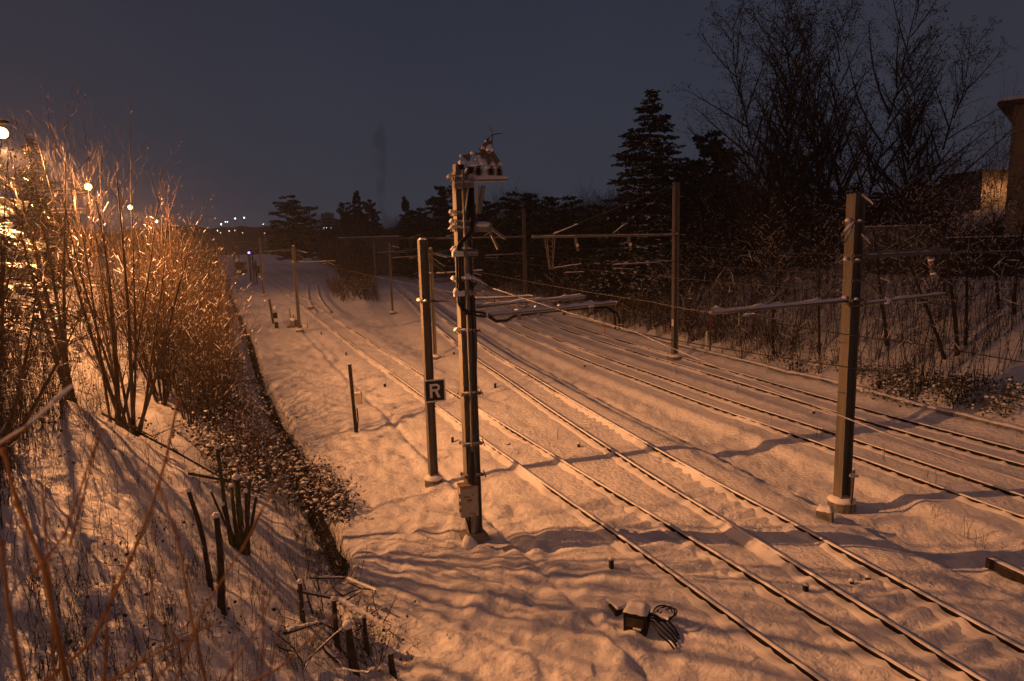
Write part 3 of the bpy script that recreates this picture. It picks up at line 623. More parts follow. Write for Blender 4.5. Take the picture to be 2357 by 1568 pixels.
MB().tube([X(*zz(690, 640), -.1), X(*zz(665, 700), -.15), X(*zz(590, 760), -.2), X(*zz(560, 790), -.2)], .022, 6).obj('jumper_wire', 'black', EP, True)
for a, b_, d0, d1 in (((600, 920), (560, 1260), -.2, -.2), ((740, 920), (728, 1300), .05, 0), ((815, 915), (750, 1300), .2, .05)):
    pb(a, b_, .03, .13, 'steel', 'strut', d0, d1)
for x in (620, 650): MB().tube([X(*zz(x, 900), -.05), X(*zz(x - 5, 1100), -.12), X(*zz(x - 10, 1340), -.2)], .026, 7).obj('cable', 'black', EP, True)
# gear box with two rods at the right, insulated wire anchor, outrigger arms
bx = MB().box(X(*zz(790, 1505), .05), (.46, .3, .2), Quaternion((0, 0, 1), math.atan2(mn.y, mn.x) * .6)).obj('drive_box', 'steel', EP)
MB().ball(X(*zz(790, 1462), .05), .235, .35, 12, 6, rm, .08).obj('snow_lump', 'cap', bx, True)
for a, b_, d1 in ((z3(615, 795), z3(735, 880), .5), (z3(618, 810), z3(682, 952), .4)):
    o = MB().bar(X(*a, .2), X(*b_, d1), .05, .06).obj('drive_rod', 'steel', EP); s = snow_on(X(*a, .2), X(*b_, d1), .035, rm, .03).obj('snow_ridge', 'cap', None, True); adopt(s, o)
o = arm(EP, X(*z3(535, 1352), .1), X(*z3(1285, 1283), 1.6), .055, 'steel', .07, 'outrigger')
o = arm(EP, X(*z3(560, 1418), -.1), X(*z3(1505, 1325), 1.75), .058, 'steel', .08, 'outrigger')
for x, y in ((830, 1400), (975, 1375), (1142, 1368), (1335, 1355)):
    MB().box(X(*z3(x, y + 18), .2 + (x - 560) / 945 * 1.5), (.10, .10, .2)).obj('cable_hanger', 'steel', o); mound(X(*z3(x - 12, y - 4), .18 + (x - 560) / 945 * 1.5), .13, .11).obj('snow_lump', 'cap', o, True)
for k in (0, 1):                                     # clamp ladder round the cables
    x = 570 + 38 * k; pts = [z3(x, 1435), z3(x - 2, 1385), z3(x + 18, 1374), z3(x + 24, 1390)]
    MB().tube([X(*q_, -.2) for q_ in pts], .028, 6).obj('cable_bracket', 'swhite', o)
MB().bar(X(*z3(565, 1385), -.2), X(*z3(612, 1378), -.15), .05, .05).obj('cable_bracket', 'swhite', o)
ins = insul(EP, X(*z3(478, 1155), -.3), X(*z3(612, 1212), -.3), .05, 5, 'steel'); s = snow_on(X(*z3(480, 1150), -.3), X(*z3(612, 1210), -.3), .05, rm, .06, .1).obj('snow_ridge', 'cap', None, True); adopt(s, ins)
mound(X(*z3(478, 1160), -.3), .08, .14).obj('snow_lump', 'cap', ins, True)
MB().tube([X(*z3(612, 1215), -.3), X(*z3(590, 1245), -.3), X(*z3(560, 1250), -.25), X(*z3(520, 1240), -.1)], .016, 6).obj('jumper_wire', 'steel', EP, True)
MB().tube([X(*z3(480, 1165), -.28), X(*z3(495, 1230), -.3), X(*z3(520, 1195), -.28), X(*z3(500, 1250), -.2)], .022, 6).obj('cable', 'black', EP, True)
# cabinet at the foot
cq = Quaternion((0, 0, 1), math.atan2(mn.y, mn.x) * .7); cc = D(1078, 1151, PY - .42)
cab = MB().box(cc, (.46, .26, .80), cq).obj('cabinet', 'cab', EP)
MB().box(cc + cq @ V((.0, -.136, 0)), (.40, .012, .70), cq).obj('cabinet_door', 'cab', cab)
MB().box(cc + V((0, 0, .42)), (.5, .3, .03), cq).obj('cabinet_lid', 'plate', cab)
for dz in (.18, -.02, -.2): MB().box(cc + cq @ V((-.245, -.10, dz)), (.03, .05, .10), cq).obj('hinge', 'plate', cab)
MB().box(cc + cq @ V((.0, -.147, .05)), (.14, .006, .05), cq).obj('door_mark', 'plate', cab)
MB().box(cc + cq @ V((-.06, -.147, .14)), (.16, .006, .03), cq).obj('door_mark', 'plate', cab)
MB().tube([X(1086, 1040, -.35), X(1086, 1072, -.38)], [.05, .09], 10).obj('cable_gland', 'black', EP); MB().tube([X(1086, 1072, -.38), X(1087, 1112, -.42)], [.11, .11], 12).obj('cable_gland', 'black', EP)
for k in (0, 1, 2): MB().tube([X(1070 + 4 * k, 1188, -.42), X(1076 + 3 * k, 1203, -.4), X(1080 + 3 * k, 1222, -.3)], .018, 6).obj('cable', 'black', cab)
MB().box(X(1089, 1205, -.4), (.10, .08, .5)).obj('cabinet_leg', 'steel', cab)
# ------------------------------------------------------------------ thick mast at the right
rp = G(1938, 1132, -.2); rp = V((rp.x, rp.y, 0)); rzb = hz(rp.x, rp.y); RY = rp.y
rt_, rn = frame_at(TRK['C'], RY)
RP = thing('line_mast', 'thick H-section mast at the right with a round snow-capped concrete foot', 'overhead line mast', (rp.x, rp.y, rzb), 'steel overhead line masts beside the tracks')
mb = MB(); rzt = D(1978, 446, RY).z; hbeam(mb, rp, rzb - .3, rzt, rt_, rn, .36, .32, .026); mb.obj('post', 'olive', RP); foot(RP, rp, rzb - .02, .40, .30)
def Rx(u, v, dy=0.0): return D(u, v, RY + dy)
for v in (512, 588, 601, 645, 690, 703):
    zc = D(1960, v, RY).z; collar(RP, rp, zc, rn, rt_, .36, .40, 'galv', v in (512, 601, 690), .07)
def rarm(u0, v0, u1, v1, r, name, sq=False, lump=.07):
    d = ray(u1, v1); k = d.x / d.y; ss = (k * rp.y - rp.x) / (rn.x - k * rn.y); b_ = rp + rn * ss; b_.z = D(u1, v1, b_.y).z
    d = ray(u0, v0); k = d.x / d.y; ss = (k * rp.y - rp.x) / (rn.x - k * rn.y); a = rp + rn * ss; a.z = D(u0, v0, a.y).z
    return arm(RP, a, b_, r, 'galv', lump, name, sq), a, b_
o, a, b_ = rarm(1952, 691, 1635, 720, .062, 'arm', lump=.11)
c = a + (b_ - a) * .80; MB().tube([c - V((0, 0, .04)), c - V((0, 0, .42))], .035, 7).obj('dropper', 'olive', o)
e1 = c + (a - b_).normalized() * .45 - V((0, 0, .14)); e2 = c + (a - b_).normalized() * .95 - V((0, 0, .28)); e0 = c - V((0, 0, .22))
for q0, q1 in ((e0, e1), (e1, e2)):
    q_ = MB().tube([q0, q1], .035, 7).obj('registration_arm', 'galv', o); s = snow_on(q0, q1, .04, rm, .06).obj('snow_ridge', 'cap', None, True); adopt(s, q_)
MB().bar(a + (b_ - a) * .62 + V((0, 0, .05)), a + (b_ - a) * .52 + V((0, 0, .35)), .05, .05).obj('tie_rod', 'galv', o)
rarm(1990, 588, 2182, 577, .075, 'upper_arm', True, .035)
o, a, b_ = rarm(1990, 698, 2172, 676, .055, 'arm', lump=.06)
MB().tube([a + V((0, 0, .62)), a + (b_ - a) * .26], .028, 6).obj('brace', 'galv', RP); MB().ball(a + (b_ - a) * .27, .10, 1, 9, 6, rm, .15).obj('snow_lump', 'cap', o, True)
c = a + (b_ - a) * .62; q_ = MB().tube([c - V((0, 0, .22)), c + (b_ - a) * .16 - V((0, 0, .2)), c + (b_ - a) * .36 - V((0, 0, .34))], .03, 7).obj('registration_arm', 'galv', o, True)
s = snow_on(c - V((0, 0, .22)), c + (b_ - a) * .16 - V((0, 0, .2)), .03, rm, .04).obj('snow_ridge', 'cap', None, True); adopt(s, q_)
o = insul(RP, Rx(2140, 588, 1), Rx(2148, 640, 1), .09, 5, 'galv'); MB().ball(Rx(2143, 600, 1), .09, 1.5, 8, 5, rm, .2).obj('snow_lump', 'cap', o, True); MB().ball(Rx(2148, 632, 1), .08, 1.5, 8, 5, rm, .2).obj('snow_lump', 'cap', o, True)
for a, b_ in (((1962, 512), (1938, 542)), ((1964, 520), (1946, 556)), ((1985, 448), (2010, 470)), ((1985, 540), (2003, 560))):
    q_ = MB().bar(Rx(*a, -.25), Rx(*b_, -.5), .05, .06).obj('tie_rod', 'galv', RP); s = snow_on(Rx(*a, -.25), Rx(*b_, -.5), .04, rm, .04).obj('snow_ridge', 'cap', None, True); adopt(s, q_)
# ------------------------------------------------------------------ wires
def wire(pts, r, label, m='black', sag=0.0, group='wires strung above the tracks'):
    P = []
    for a, b_ in zip(pts[:-1], pts[1:]):
        for i in range(10): f = i / 10; P.append(a + (b_ - a) * f - V((0, 0, sag * 4 * f * (1 - f))))
    P.append(pts[-1]); o = MB().tube(P, r, 5).obj('overhead_wire', m, None, True); return tag(o, label, 'wire', group)
wa = X(*z3(1505, 1512), 1.6)
def off(P, y, o=0): t__, n__ = frame_at(P, y); k = int(np.argmin(np.abs(P[:, 1] - y))); return V((P[k, 0], P[k, 1], 0)) + n__ * o
def contact(P, ys, z, r, label, start=None, m='black', sag=.05):
    pts = ([start] if start else []) + [V((off(P, y).x, off(P, y).y, z)) for y in ys]; return wire(pts, r, label, m, sag)
contact(TRK['A'], [11, 4], 5.32, .012, 'dark thick wire running from the drooping cable ends towards the lower right', wa)
contact(TRK['A'], [17.5, 22, 51, 77, 104], 5.25, .010, 'thin wire over the leftmost track, catching light towards the turnout', m='galv')
contact(TRK['B'], [19.0, 12, 4], 5.35, .011, 'dark wire running right from the snowy left arm of the thick mast')
contact(TRK['B'], [19.0, 22, 40, 61, 92], 5.35, .009, 'thin wire over the second track behind the equipment pole', m='galv')
contact(TRK['C'], [20, 8], 5.3, .010, 'dark wire leaving the lower right arm of the thick mast')
contact(TRK['C'], [20, 41, 72, 104], 5.3, .009, 'faint wire over the third track in front of the wood', m='galv')
contact(TRK['D'], [20, 43, 74, 106], 5.6, .009, 'faint wire over the farthest track in front of the wood', m='galv')
contact(TRK['D'], [20, 43, 74, 106], 6.9, .008, 'faint upper wire below the long snowy arm', m='galv', sag=.5)
wire([X(*z3(612, 1213), -.3), D(1460, 763, 13.4), D(1935, 957, 9.2), D(2420, 1128, 6.3)], .009, 'pale snowy wire slanting from the equipment pole across the thick mast to the right edge', 'swhite', .03)
# ------------------------------------------------------------------ small line-side things
def peg(u, v, h, label, r=.05, group='short dark marker pegs standing in the snow'):
    q_ = GT(u, v + 2); t = thing('marker_peg', label, 'marker peg', q_, group)
    MB().box((q_.x, q_.y, q_.z + h / 2 - .06), (r * 2, r * 1.6, h + .12), Quaternion((0, 0, 1), .4 + u * .01)).obj('stake', 'tar', t)
    MB().ball((q_.x, q_.y, q_.z + h + .005), r * 1.25, .7, 8, 5, rm, .1).obj('snow_cap', 'cap', t, True)
for u, v, h, lab in [(740, 768, .22, 'peg in the snow just left of the leftmost track near the turnout lever'), (797, 816, .24, 'dark peg above the leaning post with the small box, at its upper left'),
    (886, 889, .22, 'dark peg between the small box post and the R board'), (1045, 815, .24, 'dark peg right of the slim mast on a square foot'), (1140, 890, .26, 'dark peg right of the R board, beyond the equipment pole'),
    (1042, 1016, .22, 'dark peg below the R board, left of the equipment pole'), (1332, 1026, .14, 'low peg between the rails of the two left tracks'), (1407, 1308, .22, 'dark peg above the trackside box with coiled cable'),
    (1854, 1358, .14, 'low peg between the rails in the lower right'), (1873, 951, .12, 'low dark peg between the two right-hand tracks beside the thick mast'), (1346, 842, .14, 'low dark peg between the far right tracks left of the tall mast'),
    (1170, 1022, .06, 'dark chip poking out of the snow right of the equipment pole'), (766, 1128, .12, 'small snow-capped stub beside the ditch'), (632, 728, .1, 'tiny stub at the foot of the short timber post'),
    (1960, 1340, .07, 'dark chip between the rails in the lower right, left of its twin'), (1998, 1333, .07, 'dark chip between the rails in the lower right, right of its twin'), (945, 690, .2, 'small far peg left of the second track'), (985, 722, .2, 'small far peg on the shoulder of the second track')]:
    peg(u, v, h, lab)
def post(u0, v0, v1, label, w_=.16, m='wood', lean=0.0, d=.12, cat='post', name='timber_post'):
    q_ = GT(u0, v0); h = D(u0, v1, q_.y).z - q_.z; t = thing(name, label, cat, q_)
    MB().bar(q_ - V((0, 0, .3)), q_ + V((lean, 0, h)), w_, d).obj('stake', m, t); MB().box(q_ + V((lean, 0, h + .025)), (w_ * .9, w_ * .9, .05), None, .6).obj('snow_cap', 'cap', t); return t, q_, h
t, q_, h = post(821, 1003, 838, 'leaning post with a small pale box, right of the ditch', .13, 'tar', -.10)
MB().box(q_ + V((.17, -.02, h * .50)), (.26, .2, .46)).obj('box', 'cab', t); MB().box(q_ + V((.17, -.02, h * .50 + .255)), (.28, .22, .05), None, .8).obj('box_snow', 'cap', t); MB().tube([q_ + V((.1, -.08, h * .36)), q_ + V((.12, -.08, h * .2)), q_ + V((.05, -.06, .02))], .03, 6).obj('cable', 'black', t)
t, q_, h = post(630, 744, 688, 'short timber post with a hanging box beside the ditch', .22, 'wood', -.25)
MB().box(q_ + V((.22, 0, h * .32)), (.34, .25, .55)).obj('box', 'tar', t); MB().ball(q_ + V((.22, 0, h * .62)), .2, 1.2, 8, 6, rm, .1).obj('box_snow', 'cap', t, True)
post(545, 640, 622, 'thin dark stake left of the small hut', .2, 'tar'); post(546, 655, 626, 'dark stake in front of the small hut', .16, 'tar')
t, q_, h = post(1956, 1178, 1082, 'slim marker stake with a small white cross plate at the foot of the thick mast', .055, 'wood', .06, .05)
MB().box(q_ + V((.05, -.04, h * .88)), (.26, .02, .10), Quaternion((0, 1, 0), .18)).obj('plate', 'swhite', t); MB().box(q_ + V((.05, -.053, h * .88)), (.16, .006, .015), Quaternion((0, 1, 0), .18)).obj('plate_mark', 'sblack', t)
t, q_, h = post(1634, 812, 725, 'thin post with a red upper half at the tip of the snowy left arm', .075, 'wood', 0, .075); MB().box(q_ + V((0, 0, h * .76)), (.085, .085, h * .4)).obj('red_band', 'red', t)
t, q_, h = post(1626, 806, 764, 'stubby white post beside the red banded post', .10, 'swhite', 0, .1)
for u, lab in ((1540, 'left one of two small orange stakes in the snow by the far trough'), (1392, 'small orange stake under the drooping black cables')): post(u, 772 if u > 1500 else 768, 745, lab, .07, 'orange', 0, .05)
def litbox(u, v, w_, d_, h_, label, rot, m='conc', name='trackside_box'):
    q_ = GT(u, v); t = thing(name, label, 'equipment box', q_); r_ = Quaternion((0, 0, 1), rot)
    MB().box(q_ + V((0, 0, h_ / 2 - .05)), (w_, d_, h_ + .1), r_).obj('body', m, t)
    mb = MB(); k = 7
    for i in range(k + 1):
        for j in range(k + 1):
            x, y = i / k - .5, j / k - .5; e = min(1, min(.5 - abs(x), .5 - abs(y)) / .12); mb.v.append(tuple(q_ + r_ @ V((x * w_ * 1.04, y * d_ * 1.04, h_ + .004 + .11 * math.sqrt(max(e, 0)) + .01 * math.sin(i * 2.1 + j)))))
    for i in range(k):
        for j in range(k): a = i * (k + 1) + j; mb.f.append((a, a + k + 1, a + k + 2, a + 1))
    mb.obj('snow_cap', 'cap', t, True); return t, q_, r_
t, q_, r_ = litbox(1466, 1447, .46, .36, .34, 'trackside box under a thick snow cushion with cable coils at its side', -.42, 'tar')
MB().box(q_ + r_ @ V((.0, -.185, .16)), (.34, .012, .18), r_).obj('lid_panel', 'wood', t); MB().box(q_ + r_ @ V((.05, -.20, .05)), (.16, .05, .03), r_).obj('snow_lump', 'cap', t)
for k in range(5):
    pts = [q_ + r_ @ V(c_) for c_ in ((.20, .10 - .05 * k, .22), (.36, .14 - .09 * k, .30 - .02 * k), (.55, .10 - .13 * k, .24 - .02 * k), (.74, .02 - .13 * k, .10), (.84 + .03 * (k % 2), -.04 - .12 * k, .0))]
    sm_ = [pts[0]] + [pts[i].lerp(pts[i + 1], f) for i in range(1, 3) for f in (0, .35, .7)] + pts[3:]
    MB().tube(sm_, .018, 6).obj('cable_coil', 'black', t, True)
for k in range(3):
    cc_ = q_ + r_ @ V((.46 + .05 * k, .30 - .05 * k, .20 + .03 * k)); MB().tube([cc_ + r_ @ V((.19 * math.cos(a), .15 * math.sin(a), .09 * math.sin(a + .6 * k))) for a in [i * math.pi / 9 for i in range(19)]], .017, 6).obj('cable_coil', 'black', t, True)
s = snow_on(q_ + r_ @ V((.30, .40, .22)), q_ + r_ @ V((.72, .26, .20)), .05, rm, .06, .08).obj('snow_ridge', 'cap', t, True)
s = snow_on(q_ + r_ @ V((.32, .08, .31)), q_ + r_ @ V((.62, .04, .24)), .035, rm, .04, .08).obj('snow_ridge', 'cap', t, True)
litbox(1898, 1193, .40, .32, .26, 'small pale box lying beside the track left of the marker stake', -.6, 'conc')
q_ = GT(1419, 1402); t = thing('trough_end', 'dark open end of the snow covered cable trough behind the trackside box', 'cable trough', q_); MB().box(q_ + V((0, 0, .02)), (.22, .3, .16), Quaternion((0, 0, 1), .4)).obj('body', 'tar', t); MB().box(q_ + V((0.02, .12, .12)), (.26, .5, .06), Quaternion((0, 0, 1), .4), .8).obj('snow_cap', 'cap', t)
a, b_ = GT(2276, 1306), GT(2420, 1372); tm = thing('timber_baulk', 'dark tarred timber baulk lying in the snow at the right edge', 'timber', a); MB().bar(a + V((0, 0, .10)), b_ + V((0, 0, .10)), .26, .26).obj('baulk', 'tar', tm); s = snow_on(a + V((0, 0, .17)), b_ + V((0, 0, .17)), .11, rm, .05, .15).obj('snow_ridge', 'cap', tm, True)
# cable trough with dark lid edges along the foot of the right bank
TRO = resample(pl([tuple(off(TRK['D'], y, 2.75))[:2] for y in (10, 16, 22, 28, 36, 46, 58, 74)]), .25)
tr = thing('cable_trough', 'low concrete cable trough with snowy lids along the foot of the right bank', 'cable trough', (TRO[0][0], TRO[0][1], -.4))
rr = random.Random(8); i = 0; mbs = MB()
while i < len(TRO) - 6:
    L = rr.randint(4, 6); a = V((*TRO[i], 0)); c = V((*TRO[i + L], 0)); a.z = hz(a.x, a.y) + .06; c.z = hz(c.x, c.y) + .06
    if rr.random() < .8: MB().bar(a, a + (c - a) * .97, .36, .12).obj('lid', 'conc', tr)
    mbs.add(*(lambda m_: (m_.v, m_.f))(snow_on(a + V((.02, 0, .02)), c + V((.02, 0, .02)), .17, rr, .05, .2))); i += L
mbs.obj('snow_cap', 'cap', tr, True)
# point lever frame, point machine, hut, signals near the turnout
q_ = G(678, 752, -.2); q_.z = hz(q_.x, q_.y); t = thing('point_lever', 'hand point lever frame under snow beside the turnout mast', 'point lever', q_)
MB().box(q_ + V((0, 0, .12)), (1.3, .35, .2)).obj('base', 'galv', t); MB().box(q_ + V((-1.5, -.5, .3)), (.25, .25, .7)).obj('stub', 'tar', t)
for k in range(3): MB().tube([q_ + V((-.3 + .28 * k, 0, .2)), q_ + V((-.38 + .3 * k, .1, 1.75 - .5 * k))], .04, 6).obj('lever', 'tar', t)
MB().box(q_ + V((-.1, -.05, .5)), (.5, .4, .5)).obj('gear_case', 'galv', t); MB().ball(q_ + V((-.1, -.05, .8)), .3, .6, 9, 5, rm, .2).obj('snow_lump', 'cap', t, True); MB().box(q_ + V((1.0, 0, .2)), (.4, .3, .3)).obj('gear_case', 'swhite', t)
q_ = G(716, 712, -.1); q_.z = hz(q_.x, q_.y); t = thing('point_machine', 'yellowish point machine beside the leftmost track', 'point machine', q_); MB().box(q_ + V((0, 0, .15)), (.7, .4, .4)).obj('case', 'conc', t); MB().box(q_ + V((0, 0, .38)), (.75, .45, .08), None, .8).obj('snow_cap', 'cap', t)
q_ = G(556, 628, -.1); q_.z = hz(q_.x, q_.y) - .1; hut = thing('line_hut', 'small square masonry hut with a snowy flat roof at the far end of the hedge', 'hut', q_)
MB().box(q_ + V((0, 0, 1.45)), (2.3, 2.2, 2.9)).obj('wall', 'brick', hut); o = MB().box(q_ + V((0, 0, 3.0)), (2.6, 2.5, .22)).obj('roof', 'conc', hut); MB().box(q_ + V((0, 0, 3.16)), (2.5, 2.4, .14), None, .9).obj('roof_snow', 'cap', o); MB().box(q_ + V((.3, -1.13, 1.1)), (.9, .06, 2.0)).obj('door', 'tar', hut)
sp = D(573, 582, 128); t = thing('signal_light', 'tiny glowing violet railway signal on the far left mast row', 'signal', (sp.x, sp.y, hz(sp.x, sp.y)))
MB().tube([(sp.x, sp.y + .3, hz(sp.x, sp.y)), (sp.x, sp.y + .3, sp.z + .5)], .09, 6).obj('post', 'tar', t); MB().box(sp + V((.25, .22, 0)), (1.0, .3, .8)).obj('signal_case', 'tar', t); MB().ball(sp, .19, 1, 10, 6).obj('signal_lens', 'violet', t)
for u, v, vt, lab in ((586, 655, 585, 'thin far signal post right of the violet light, with a low box'), (592, 655, 598, 'second thin far signal post right of the violet light')):
    q_ = D(u, v - 5, 130); q_.z = hz(q_.x, q_.y); t = thing('signal_post', lab, 'signal', q_); h = D(u, vt, 130).z - q_.z; MB().tube([q_, q_ + V((0, 0, h))], .13, 6).obj('post', 'tar', t); MB().box(q_ + V((.3, -.1, h * .6)), (.8, .4, 1.4)).obj('signal_case', 'tar', t)
# ------------------------------------------------------------------ plants: branching grower
def rdir(rng):
    while True:
        v = V((rng.uniform(-1, 1), rng.uniform(-1, 1), rng.uniform(-1, 1)))
        if .05 < v.length < 1: return v.normalized()
def grow(rng, out, p, d, L, r, lev, spec):
    sp = spec[lev]; n = sp['n']; pts = [p]; st = L / n; d = d.normalized()
    for i in range(n):
        d = (d + rdir(rng) * sp['wob'] + V((0, 0, sp['up']))).normalized(); p = p + d * st; pts.append(p)
    rs = [max(r * (1 - (1 - sp.get('tip', .25)) * i / n), .0022) for i in range(n + 1)]
    out.append((pts, rs, lev))
    if lev + 1 < len(spec):
        k = sp['k']; k = int(k) + (rng.random() < k - int(k)); t0 = sp.get('t0', .25); ph = rng.uniform(0, 6.28)
        for j in range(k):
            t = t0 + (1 - t0) * (j + rng.uniform(.1, .9)) / k; f = t * n; i = min(int(f), n - 1); q = pts[i].lerp(pts[i + 1], f - i)
            dd = (pts[i + 1] - pts[i]).normalized(); ph += 2.4 + rng.uniform(-.5, .5)
            o1 = dd.orthogonal().normalized(); o2 = dd.cross(o1); sd = o1 * math.cos(ph) + o2 * math.sin(ph)
            a = sp['ang'] * rng.uniform(.7, 1.25); nd = dd * math.cos(a) + sd * math.sin(a)
            ll = L * sp['lr'] * rng.uniform(.65, 1.2) * (1 - sp.get('short', .55) * (t - t0) / (1 - t0 + 1e-6))
            grow(rng, out, q, nd, ll, max(rs[i] * sp.get('rr', .55), .003), lev + 1, spec)
SIDES = [6, 4, 3, 3]
def skin(out, levs, sides=None):
    mb = MB()
    for pts, rs, lev in out:
        if lev in levs: mb.tube(pts, rs, (sides or SIDES)[lev], cap=lev == 0)
    return mb
def snowskin(out, rng, prob, levs=(0, 1, 2), k=1.0):
    mb = MB()
    for pts, rs, lev in out:
        if lev not in levs: continue
        for i in range(len(pts) - 1):
            d = pts[i + 1] - pts[i]
            if d.length < 1e-6 or abs(d.z) / d.length > .80 or rng.random() > prob: continue
            rr = max(rs[i] * .85, .007) * k; u = V((0, 0, rs[i] * .8 + rr * .4)); m = (pts[i] + pts[i + 1]) / 2 + u * 1.15
            mb.tube([pts[i] + u * .7, m, pts[i + 1] + u * .7], [rr * .5, rr * rng.uniform(.9, 1.5), rr * .4], 4, cap=False)
    return mb
def leaves(mb, rng, pts, n, sz, hang=.5, spread=.12):
    for _ in range(n):
        c = rng.choice(pts) + rdir(rng) * rng.uniform(0, spread); a = (rdir(rng) * .8 + V((0, 0, -hang))).normalized(); b_ = a.cross(rdir(rng)).normalized(); s = sz * rng.uniform(.6, 1.3)
        mb.add([c, c + a * s * .5 + b_ * s * .32, c + a * s, c + a * s * .5 - b_ * s * .32], [(0, 1, 2, 3)])
    return mb
PROTO = {}
def proto(key, parts): PROTO[key] = parts; return parts
def plant(key, name, label, cat, loc, sc=1.0, rot=0.0, group=None, tilt=None):
    t = thing(name, label, cat, loc, group); t.rotation_euler = (tilt[0], tilt[1], rot) if tilt else (0, 0, rot)
    t.scale = sc if isinstance(sc, tuple) else (sc, sc, sc)
    for nm, me in PROTO[key]: link(nm, me, t)
    return t
def make_shrub(seed, nst, hgt, spread, kb, kt, snow=.35, m='twig', leaf=0, r0=.035, kt2=0):
    rng = random.Random(seed); out = []
    spec = [dict(n=7, wob=.07, up=.05, k=kb, t0=.22, ang=.62, lr=.36, rr=.45, short=.5), dict(n=4, wob=.10, up=.09, k=kt, t0=.2, ang=.6, lr=.5, rr=.55), dict(n=3, wob=.12, up=.06, k=kt2, t0=.3, ang=.6, lr=.55)] + ([dict(n=2, wob=.1, up=.04, k=0, ang=.5, lr=.5)] if kt2 else [])
    for i in range(nst):
        a = rng.uniform(0, 6.28); f = math.sqrt(rng.random()) * spread
        grow(rng, out, V((math.cos(a) * .18, math.sin(a) * .18, -.15)), V((math.cos(a) * f, math.sin(a) * f, 1)), hgt * rng.uniform(.6, 1.08), r0 * rng.uniform(.7, 1.2), 0, spec)
    parts = [('stems', skin(out, (0,)).mesh('stems', m, True)), ('twigs', skin(out, (1, 2, 3)).mesh('twigs', m))]
    sm = snowskin(out, rng, snow)
    if snow and sm.f: parts.append(('snow', sm.mesh('snow', 'cap')))
    if leaf:
        pts = [q for p_, r_, l in out if l >= 1 for q in p_[1:]]; parts.append(('leaves', leaves(MB(), rng, pts, leaf, .075, .6).mesh('leaves', 'leaf')))
    return parts
for k in range(4): proto('hedge%d' % k, make_shrub(100 + k, 11, 6.2, .42, 9, 5, .15, 'twig', 260, .026))
for k in range(3): proto('bush%d' % k, make_shrub(140 + k, 12, 2.6, .75, 7, 4, .20, 'twig', 220, .014))
for k in range(3): proto('brake%d' % k, make_shrub(150 + k, 19, 5.2, .66, 10, 6, .07, 'dark', 700, .03))
def make_sapling(seed, hgt, r0, m='dark', snow=.4, leaf=120, lean=.1, kb=15, kt=5, twin=1):
    rng = random.Random(seed); out = []
    spec = [dict(n=9, wob=.075, up=.05, k=kb, t0=.22, ang=.85, lr=.30, rr=.40, short=.6, tip=.15), dict(n=5, wob=.14, up=.05, k=kt, t0=.15, ang=.7, lr=.5, rr=.5), dict(n=3, wob=.18, up=.01, k=1.2, t0=.3, ang=.7, lr=.55), dict(n=2, wob=.15, up=0, k=0, ang=.5, lr=.5)]
    for i in range(twin): grow(rng, out, V((.12 * i, .1 * i, -.3)), V((rng.uniform(-lean, lean), rng.uniform(-lean, lean), 1)), hgt * rng.uniform(.8, 1), r0 * rng.uniform(.75, 1), 0, spec)
    parts = [('trunk', skin(out, (0,)).mesh('trunk', m, True)), ('crown', skin(out, (1, 2, 3)).mesh('crown', m)), ]
    if snow: parts.append(('snow', snowskin(out, rng, snow, (0, 1, 2), 1.1).mesh('snow', 'cap')))
    if leaf: parts.append(('leaves', leaves(MB(), rng, [q for p_, r_, l in out if l >= 2 for q in p_[1:]], leaf, .08, .7).mesh('leaves', 'leaf')))
    return parts
for k in range(5): proto('sapling%d' % k, make_sapling(200 + k, 7.5, .06 + .01 * k, 'dark', .30, 150, .16, 15, 5, 1 + k % 2))
for k in range(3): proto('pole%d' % k, make_sapling(220 + k, 6.0, .035, 'dark', .16, 40, .22, 8, 3))
def make_big(seed, hgt, nst, r0, leaf, spread=.16):
    rng = random.Random(seed); out = []
    spec = [dict(n=12, wob=.035, up=.03, k=22, t0=.18, ang=.62, lr=.40, rr=.52, short=.62, tip=.12), dict(n=7, wob=.09, up=.03, k=11, t0=.12, ang=.62, lr=.44, rr=.5, short=.5), dict(n=4, wob=.16, up=-.01, k=4.0, t0=.15, ang=.75, lr=.5, rr=.55), dict(n=3, wob=.2, up=-.09, k=0, ang=.5, lr=.5)]
    for i in range(nst):
        a = rng.uniform(0, 6.28); f = spread * rng.uniform(.2, 1.2); grow(rng, out, V((math.cos(a) * .4, math.sin(a) * .4, -.4)), V((math.cos(a) * f, math.sin(a) * f, 1)), hgt * rng.uniform(.82, 1.02), r0 * rng.uniform(.65, 1), 0, spec)
    pts = [q for p_, r_, l in out if l == 3 for q in p_[1:]]
    return [('trunk', skin(out, (0,)).mesh('trunk', 'bark', True)), ('crown', skin(out, (1, 2, 3)).mesh('crown', 'dark')), ('leaves', leaves(MB(), rng, pts, leaf, .11, .9, .2).mesh('leaves', 'leaf'))]
for k in range(2): proto('rod%d' % k, make_sapling(240 + k, 6.5, .055, 'twig', .2, 0, .10, 4, 3))
proto('big0', make_big(301, 21, 3, .33, 12000, .22)); proto('big1', make_big(302, 20, 4, .29, 12500, .36))
